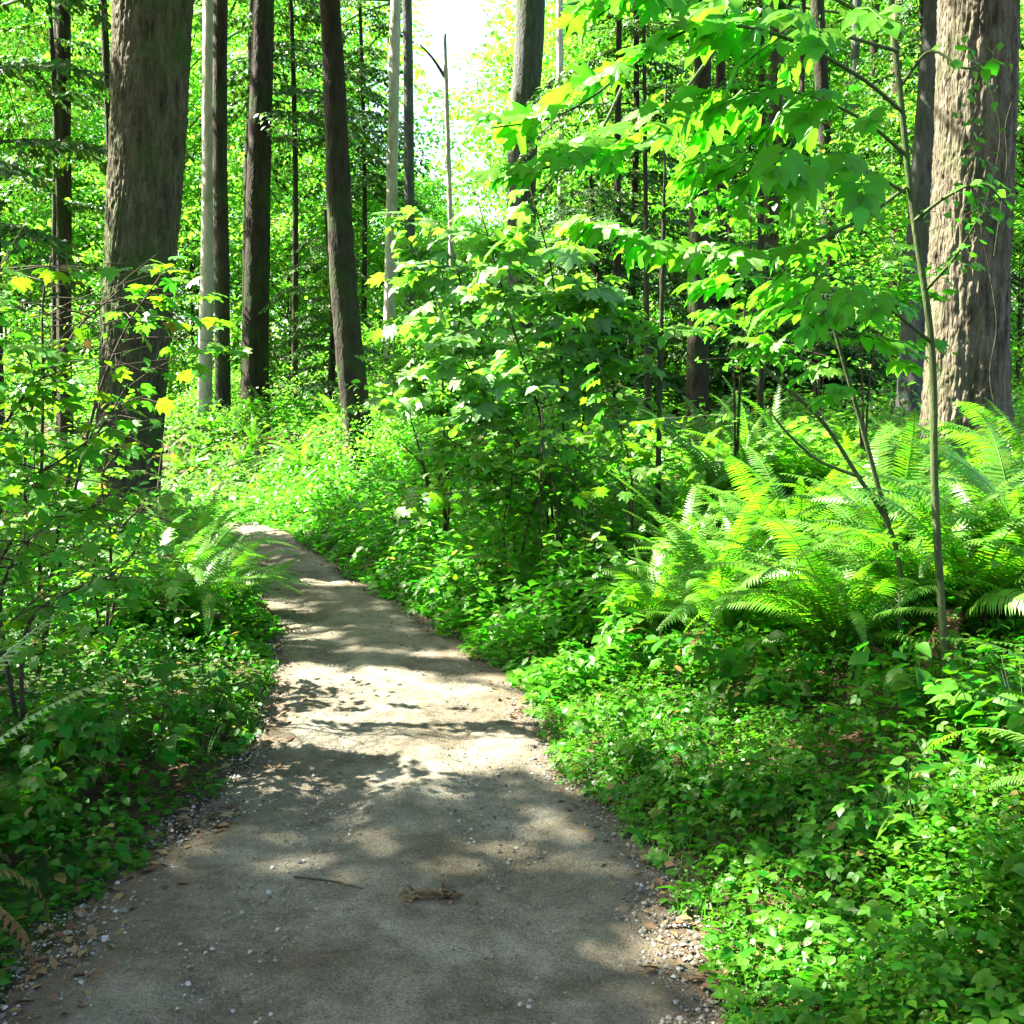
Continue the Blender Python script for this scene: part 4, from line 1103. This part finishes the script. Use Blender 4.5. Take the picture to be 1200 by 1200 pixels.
bush("vine_maple", "low maple shrub whose leaves hang before the fir's foot", "shrub", gD(120, 6.2), [[(110, 660), (150, 610), (190, 570)], [(130, 640), (120, 560), (150, 520)], [(140, 680), (160, 640), (170, 610)]], 6.0, L_MAPLE, 5, .10, side=2, dense=7)
bush("vine_maple", "maple spray lying low over the shaded herbs on the left", "shrub", gD(20, 4.4), [[(30, 740), (90, 690), (140, 680)], [(0, 720), (20, 650), (50, 620)]], 4.3, L_MAPLE, 6, .08, side=3)
# central bush
bush("thimbleberry_bush", "tall bush with broad glossy leaves glinting white in mid view", "bush", gD(650, 8.4), [[(640, 520), (600, 380), (560, 235)], [(660, 500), (650, 340), (620, 215)], [(680, 520), (690, 400), (700, 320)], [(630, 560), (560, 450), (510, 350)]], 8.2, L_BERRY, 11, .21, side=6, r0=.013, dense=17)
bush("thimbleberry_bush", "bushy thicket left of the broad leaved bush by the dark branching twigs", "bush", gD(520, 9.6), [[(520, 480), (510, 360), (480, 270)], [(530, 450), (540, 340), (520, 260)], [(520, 500), (500, 460), (490, 420)], [(540, 480), (580, 350), (600, 240)]], 9.4, L_BERRY, 9, .18, side=5, r0=.012, dense=15)
bush("thimbleberry_bush", "low leafy bush between the path herbs and the dark hollow", "bush", gD(600, 8.0), [[(600, 600), (560, 540), (520, 510)], [(620, 610), (640, 560), (660, 530)], [(590, 620), (600, 560), (590, 500)]], 7.8, L_MAPLE, 7, .12, side=3)
bush("thimbleberry_bush", "young bush right of the broad leaved one before the black hemlock", "bush", gD(740, 7.6), [[(740, 560), (720, 480), (700, 420)], [(735, 580), (690, 540), (650, 500)]], 7.4, L_MAPLE, 6, .12, side=2, dense=10)
bush("vine_maple", "vine maple with hanging leaves filling the gap above the fern crest", "shrub", gD(860, 8.6), [[(860, 440), (850, 300), (830, 180)], [(870, 420), (900, 330), (950, 260)], [(870, 400), (880, 260), (860, 120)]], 8.0, L_MAPF, 9, .13, side=3, dense=5, lo=.7)
bush("vine_maple", "pale vine maple spray beside the stem of the green sapling", "shrub", gD(1010, 7.8), [[(1010, 440), (1000, 330), (960, 230)], [(1020, 440), (1050, 350), (1060, 280)], [(1000, 460), (940, 420), (900, 400)]], 7.7, L_MAPF, 7, .12, side=3, dense=8, lo=.6)
bush("vine_maple", "leafy sprays across the top right hiding the far trunks", "shrub", gD(960, 12.0), [[(950, 420), (920, 200), (900, 60)], [(960, 420), (980, 200), (1000, 60)], [(955, 400), (860, 200), (800, 90)]], 11.9, L_MAPF, 9, .15, side=3, dense=6, lo=.7)

# dark bare branching twigs in the middle thicket
b = gD(505, 9.2)
dt = thing("bare_shrub", "dark bare branching twigs standing in the thicket at mid view", "shrub", b)
for pts in ([(505, 600), (515, 560), (540, 520), (560, 500)], [(505, 600), (495, 540), (478, 480)], [(510, 590), (525, 540), (523, 470)], [(520, 555), (545, 580), (560, 590)], [(505, 600), (498, 550), (470, 520)]):
    stem(dt, [at(px, py, 9.2) for px, py in pts], .016, .004, M_BARK_D, "branch", 12, 6)
b = gD(628, 7.6)
dt = thing("bare_shrub", "brown upright stems rising beside the dark fern hollow", "shrub", b)
for pts in ([(640, 690), (632, 600), (636, 500), (630, 460)], [(650, 700), (655, 600), (640, 540)], [(686, 630), (675, 570), (640, 510)]):
    stem(dt, [at(px, py, 7.6) for px, py in pts], .010, .004, M_TWIGD, "stem", 12, 6)

# nettle like herb standing up at the right
b = gp(1072, 1040)
nt_ = thing("tall_herb", "tall single herb with toothed leaves standing before the dark bank", "herb", b)
D = float(b[1])
P = stem(nt_, [b, at(1070, 980, D), at(1066, 930, D), at(1064, 890, D)], .0035, .002, M_TWIG, "stem", 14, 6)
for px, py, hd, sz in [(1062, 890, 2.5, .055), (1050, 905, 3.6, .05), (1075, 910, .2, .05), (1060, 960, 3.0, .10), (1068, 975, .2, .09), (1055, 990, 3.2, .08), (1085, 1000, .0, .09), (1050, 1030, 3.0, .08), (1095, 1035, .2, .08), (1064, 925, -1.2, .05)]:
    place_leaf(nt_, L_OVA, at(px, py, D), hd, rng.normal(-.2, .2), rng.normal(0, .3), sz)

# herbs with separate leaves close to the camera
def herb(label, p, h, nl, size, group, meshes):
    root = thing("herb_plant", label, "herb", p, 0, group)
    n_ = rng.integers(2, 5)
    for s_ in range(n_):
        an = rng.random() * TAU; e = np.array(p) + [math.cos(an) * h * .35, math.sin(an) * h * .35, h * rng.uniform(.7, 1.1)]
        P = stem(root, [p, (np.array(p) + e) / 2 + [0, 0, h * .1], e], .0022, .001, M_TWIG, "stem", 6, 4)
        leaves_along(root, P, meshes, nl, size, t0=.35, droop=-.2, off=.01, spread=1.3)
    return root
for k in range(46):
    y_ = 2.3 + 2.6 * (k * .618 % 1) ** 1.3; l, r = edges(y_)
    x_ = float(r) + .12 + 1.5 * (k * .377 % 1) * (y_ / 3.5)
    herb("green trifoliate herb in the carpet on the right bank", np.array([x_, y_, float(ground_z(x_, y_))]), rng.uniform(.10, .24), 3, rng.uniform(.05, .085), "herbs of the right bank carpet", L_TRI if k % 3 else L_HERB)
for k in range(70):
    y_ = 2.4 + 3.4 * (k * .618 % 1) ** 1.2; l, r = edges(y_)
    x_ = float(l) - .08 - 1.2 * (k * .377 % 1) * (y_ / 3.5)
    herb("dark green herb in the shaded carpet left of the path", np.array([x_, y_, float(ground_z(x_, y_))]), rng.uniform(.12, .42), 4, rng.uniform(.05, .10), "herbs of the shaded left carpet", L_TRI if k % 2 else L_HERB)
for k in range(20):
    y_ = 2.7 + 1.7 * (k * .618 % 1); x_ = 1.15 + .38 * y_ * .25 + .55 * (k * .377 % 1)
    herb("taller broad leaved plant on the dark slope at the right margin", np.array([x_, y_, float(ground_z(x_, y_))]), rng.uniform(.22, .4), 4, rng.uniform(.06, .1), "taller plants on the slope at the right margin", L_HERB if k % 2 else L_OVA)
for k in range(40):
    y_ = 4.6 + 4.5 * (k * .618 % 1); l, r = edges(y_)
    x_ = float(r) + .1 + .9 * (k * .377 % 1)
    herb("leafy herb in the bright fringe along the middle of the path", np.array([x_, y_, float(ground_z(x_, y_))]), rng.uniform(.2, .4), 3, rng.uniform(.07, .11), "herbs fringing the middle of the path", L_HERB if k % 3 else L_TRI)

# violet flowers
for k, (px, py) in enumerate([(1012, 1122), (1117, 1133), (1099, 1163), (893, 902)]):
    p = on_ground(px, py + 45); q = at(px, py, p[1])
    fl = thing("violet_flower", ["violet flower above the herbs nearest the path edge", "violet flower by the right margin, upper of two", "violet flower by the right margin, lower of two", "tiny violet flower high in the shaded carpet"][k], "flower", p)
    stem(fl, [p, (p + q) / 2 + [.01, 0, 0], q], .0012, .001, M_TWIG, "stem", 6, 4)
    a = Acc(); m = 6
    bake(a, OVA, np.repeat(q[None] - p, m, 0), frames(np.arange(m) * TAU / m, np.full(m, .6), np.zeros(m)), np.full(m, .011))
    link("blossom", a.mesh("blossom", M_VIOLET), fl)

# ------------------------------------------------------------------ ground cover
def cover(label, n, xs, ys, zs, tmpl, size, mat, name="ground_cover"):
    a = Acc()
    bake(a, tmpl, np.column_stack([xs, ys, zs]), frames(rng.random(n) * TAU, rng.normal(-.12, .35, n), rng.normal(0, .35, n)), size)
    link(name, a.mesh(name, mat), kind="stuff", label=label, cat="ground cover")
def scatter(n, side, y0, y1, smax, pw=1.4, bias=1.0):
    y = y0 + (y1 - y0) * rng.random(n) ** pw; l, r = edges(y)
    s = smax * rng.random(n) ** bias
    wv = .16 * (fbm(np.column_stack([y * 2.5, y * 0 + (5 if side > 0 else 9)]), 3, 15) - .4)
    wv2 = .24 * (fbm(np.column_stack([y * 2.6, y * 0 + (11 if side > 0 else 3)]), 4, 3) - .5)
    x = np.where(side > 0, r - .05 + wv + wv2 + s, l + .04 - wv - wv2 - s)
    return x, y, s
def height(x, y, s, hmax, seed):
    """plants grow in tufts: leaf height over ground"""
    f = fbm(np.column_stack([x, y]) * 3.2, 3, seed)
    h = hmax * np.clip(.12 + 2.2 * (f - .32), .04, 1.3) * np.clip(s / .35, .08, 1)
    return ground_z(x, y) + .015 + h * rng.random(len(x)) ** .6
# right bank
x, y, s = scatter(72000, 1, 1.9, 7.5, 2.4, 1.7, .9)
f_ = fbm(np.column_stack([x, y]) * 2.6, 4, 55)
m_ = f_ > np.where((s > 1.0) & (y < 4.2), .52, .40)
x, y, s = x[m_], y[m_], s[m_]
z = height(x, y, s, .22, 61)
m_ = (y < 3.6) | (rng.random(len(x)) < .3)
for sel, tm, lb in ((m_, OVA, "dense carpet of small herbs covering the near right bank beside the path"), (~m_, DIA, "fine fringe of tiny leaves under the ferns on the right bank")):
    cover(lb, int(sel.sum()), x[sel], y[sel], z[sel], tm, rng.uniform(.012, .034, int(sel.sum())), M_CARPET)
x, y, s = scatter(3500, 1, 1.9, 6, 1.8, 1.5, 1)
cover("larger trifoliate leaves woven through the right bank carpet", len(x), x, y, height(x, y, s, .26, 62), TRI, rng.uniform(.035, .07, len(x)), M_FRESH)
x, y, s = scatter(26000, 1, 1.9, 6, 2.2, 1.7, 1)
m_ = fbm(np.column_stack([x, y]) * 3.1, 3, 58) > .46
x, y, s = x[m_], y[m_], s[m_]
cover("tiny leaved creeping weed in patches near the path edge", len(x), x, y, ground_z(x, y) + .01 + .09 * rng.random(len(x)), DIA, rng.uniform(.008, .02, len(x)), M_FRESH)
x, y, s = scatter(5000, 1, 2.0, 7, 2.4, 1.6, .8)
cover("narrow leaved plants standing among the right bank carpet", len(x), x, y, ground_z(x, y) + .02 + .25 * rng.random(len(x)) * np.clip(s, .2, 1), OVN, rng.uniform(.03, .08, len(x)), M_HERB)
# left bank
x, y, s = scatter(34000, -1, 2.0, 8.5, 2.6, 1.4, .9)
m_ = fbm(np.column_stack([x, y]) * 2.3, 3, 56) > .27
x, y, s = x[m_], y[m_], s[m_]
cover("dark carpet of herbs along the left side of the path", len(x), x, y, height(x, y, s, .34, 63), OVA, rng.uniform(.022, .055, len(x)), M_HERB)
# mid verge, up to the path crest
x, y, s = scatter(40000, 1, 5.5, 16, 2.2, 1.1, .9)
k = (y > 9) | (s < .55 + .5 * rng.random(len(s)) * (y > 6.5)); x, y, s = x[k], y[k], s[k]
cover("leafy verge of waist high plants on the outer side of the path bend", len(x), x, y, height(x, y, s, .7, 64), DIA, rng.uniform(.05, .10, len(x)), M_FRESH)
x, y, s = scatter(26000, -1, 6.5, 14, 2.0, 1.1, .9)
cover("bright verge of low plants inside the path bend", len(x), x, y, height(x, y, s, .35, 65), DIA, rng.uniform(.05, .09, len(x)), M_FRESH)
# fern bed floor and far thicket
n = 90000
y = 8 + 30 * rng.random(n) ** 1.3; x = (rng.random(n) - .5) * y * 1.15
l, r = edges(y); k = (x > r + .2) | (x < l - .2) | (y > 14.3); x, y = x[k], y[k]
hh = .7 * np.clip(fbm(np.column_stack([x, y]) * .9, 3, 66) * 1.7 - .35, .08, 1)
cover("undergrowth of small leaves carpeting the forest beyond the crest", len(x), x, y, ground_z(x, y) + hh * rng.random(len(x)), DIA, rng.uniform(.06, .14, len(x)), M_FARLEAF)
n = 16000
y = rng.uniform(13.2, 21, n); x = -rng.uniform(.10, .42, n) * y
hh = .55 * np.clip(fbm(np.column_stack([x, y]) * 1.3, 3, 68) * 2 - .5, .12, 1)
cover("sunny mound of leaves on the slope where the path turns away", n, x, y, ground_z(x, y) + hh * rng.random(n), DIA, rng.uniform(.05, .12, n), M_FRESH)
# behind and beside the camera
n = 5000
y = rng.uniform(-6, 2, n); x = np.where(rng.random(n) < .5, -1.4 - 4 * rng.random(n), .7 + 4 * rng.random(n))
cover("herbs beside the path behind the viewpoint", n, x, y, ground_z(x, y) + .15 * rng.random(n), OVA, rng.uniform(.03, .07, n), M_HERB)
# grass blades at the path edges
a = Acc(); n = 5000
x, y, s = scatter(n, 1, 2.2, 10, .6, 1.4, 1); x2, y2, s2 = scatter(n // 4, -1, 5.0, 9, .4, 1.3, 1)
x, y = np.r_[x, x2], np.r_[y, y2]; n = len(x)
bl = (np.array([(-.02, 0, 0), (.02, 0, 0), (.014, .6, .02), (-.014, .6, .02), (0, 1, -.12)]), np.array([(0, 1, 2, 3)]), np.array([(3, 2, 4)]))
bake(a, bl, np.column_stack([x, y, ground_z(x, y)]), frames(rng.random(n) * TAU, rng.normal(1.0, .3, n), rng.normal(0, .4, n)), rng.uniform(.03, .10, n))
link("grass", a.mesh("grass", M_FRESH), kind="stuff", label="thin grass blades fringing both edges of the path", cat="grass")
print("leaf objects", LCOUNT[0], "objects", len(bpy.data.objects), "tris", sum(sum(len(p.vertices) - 2 for p in m.polygons) if len(m.polygons) < 5 else len(m.loops) - 2 * len(m.polygons) for m in bpy.data.meshes))
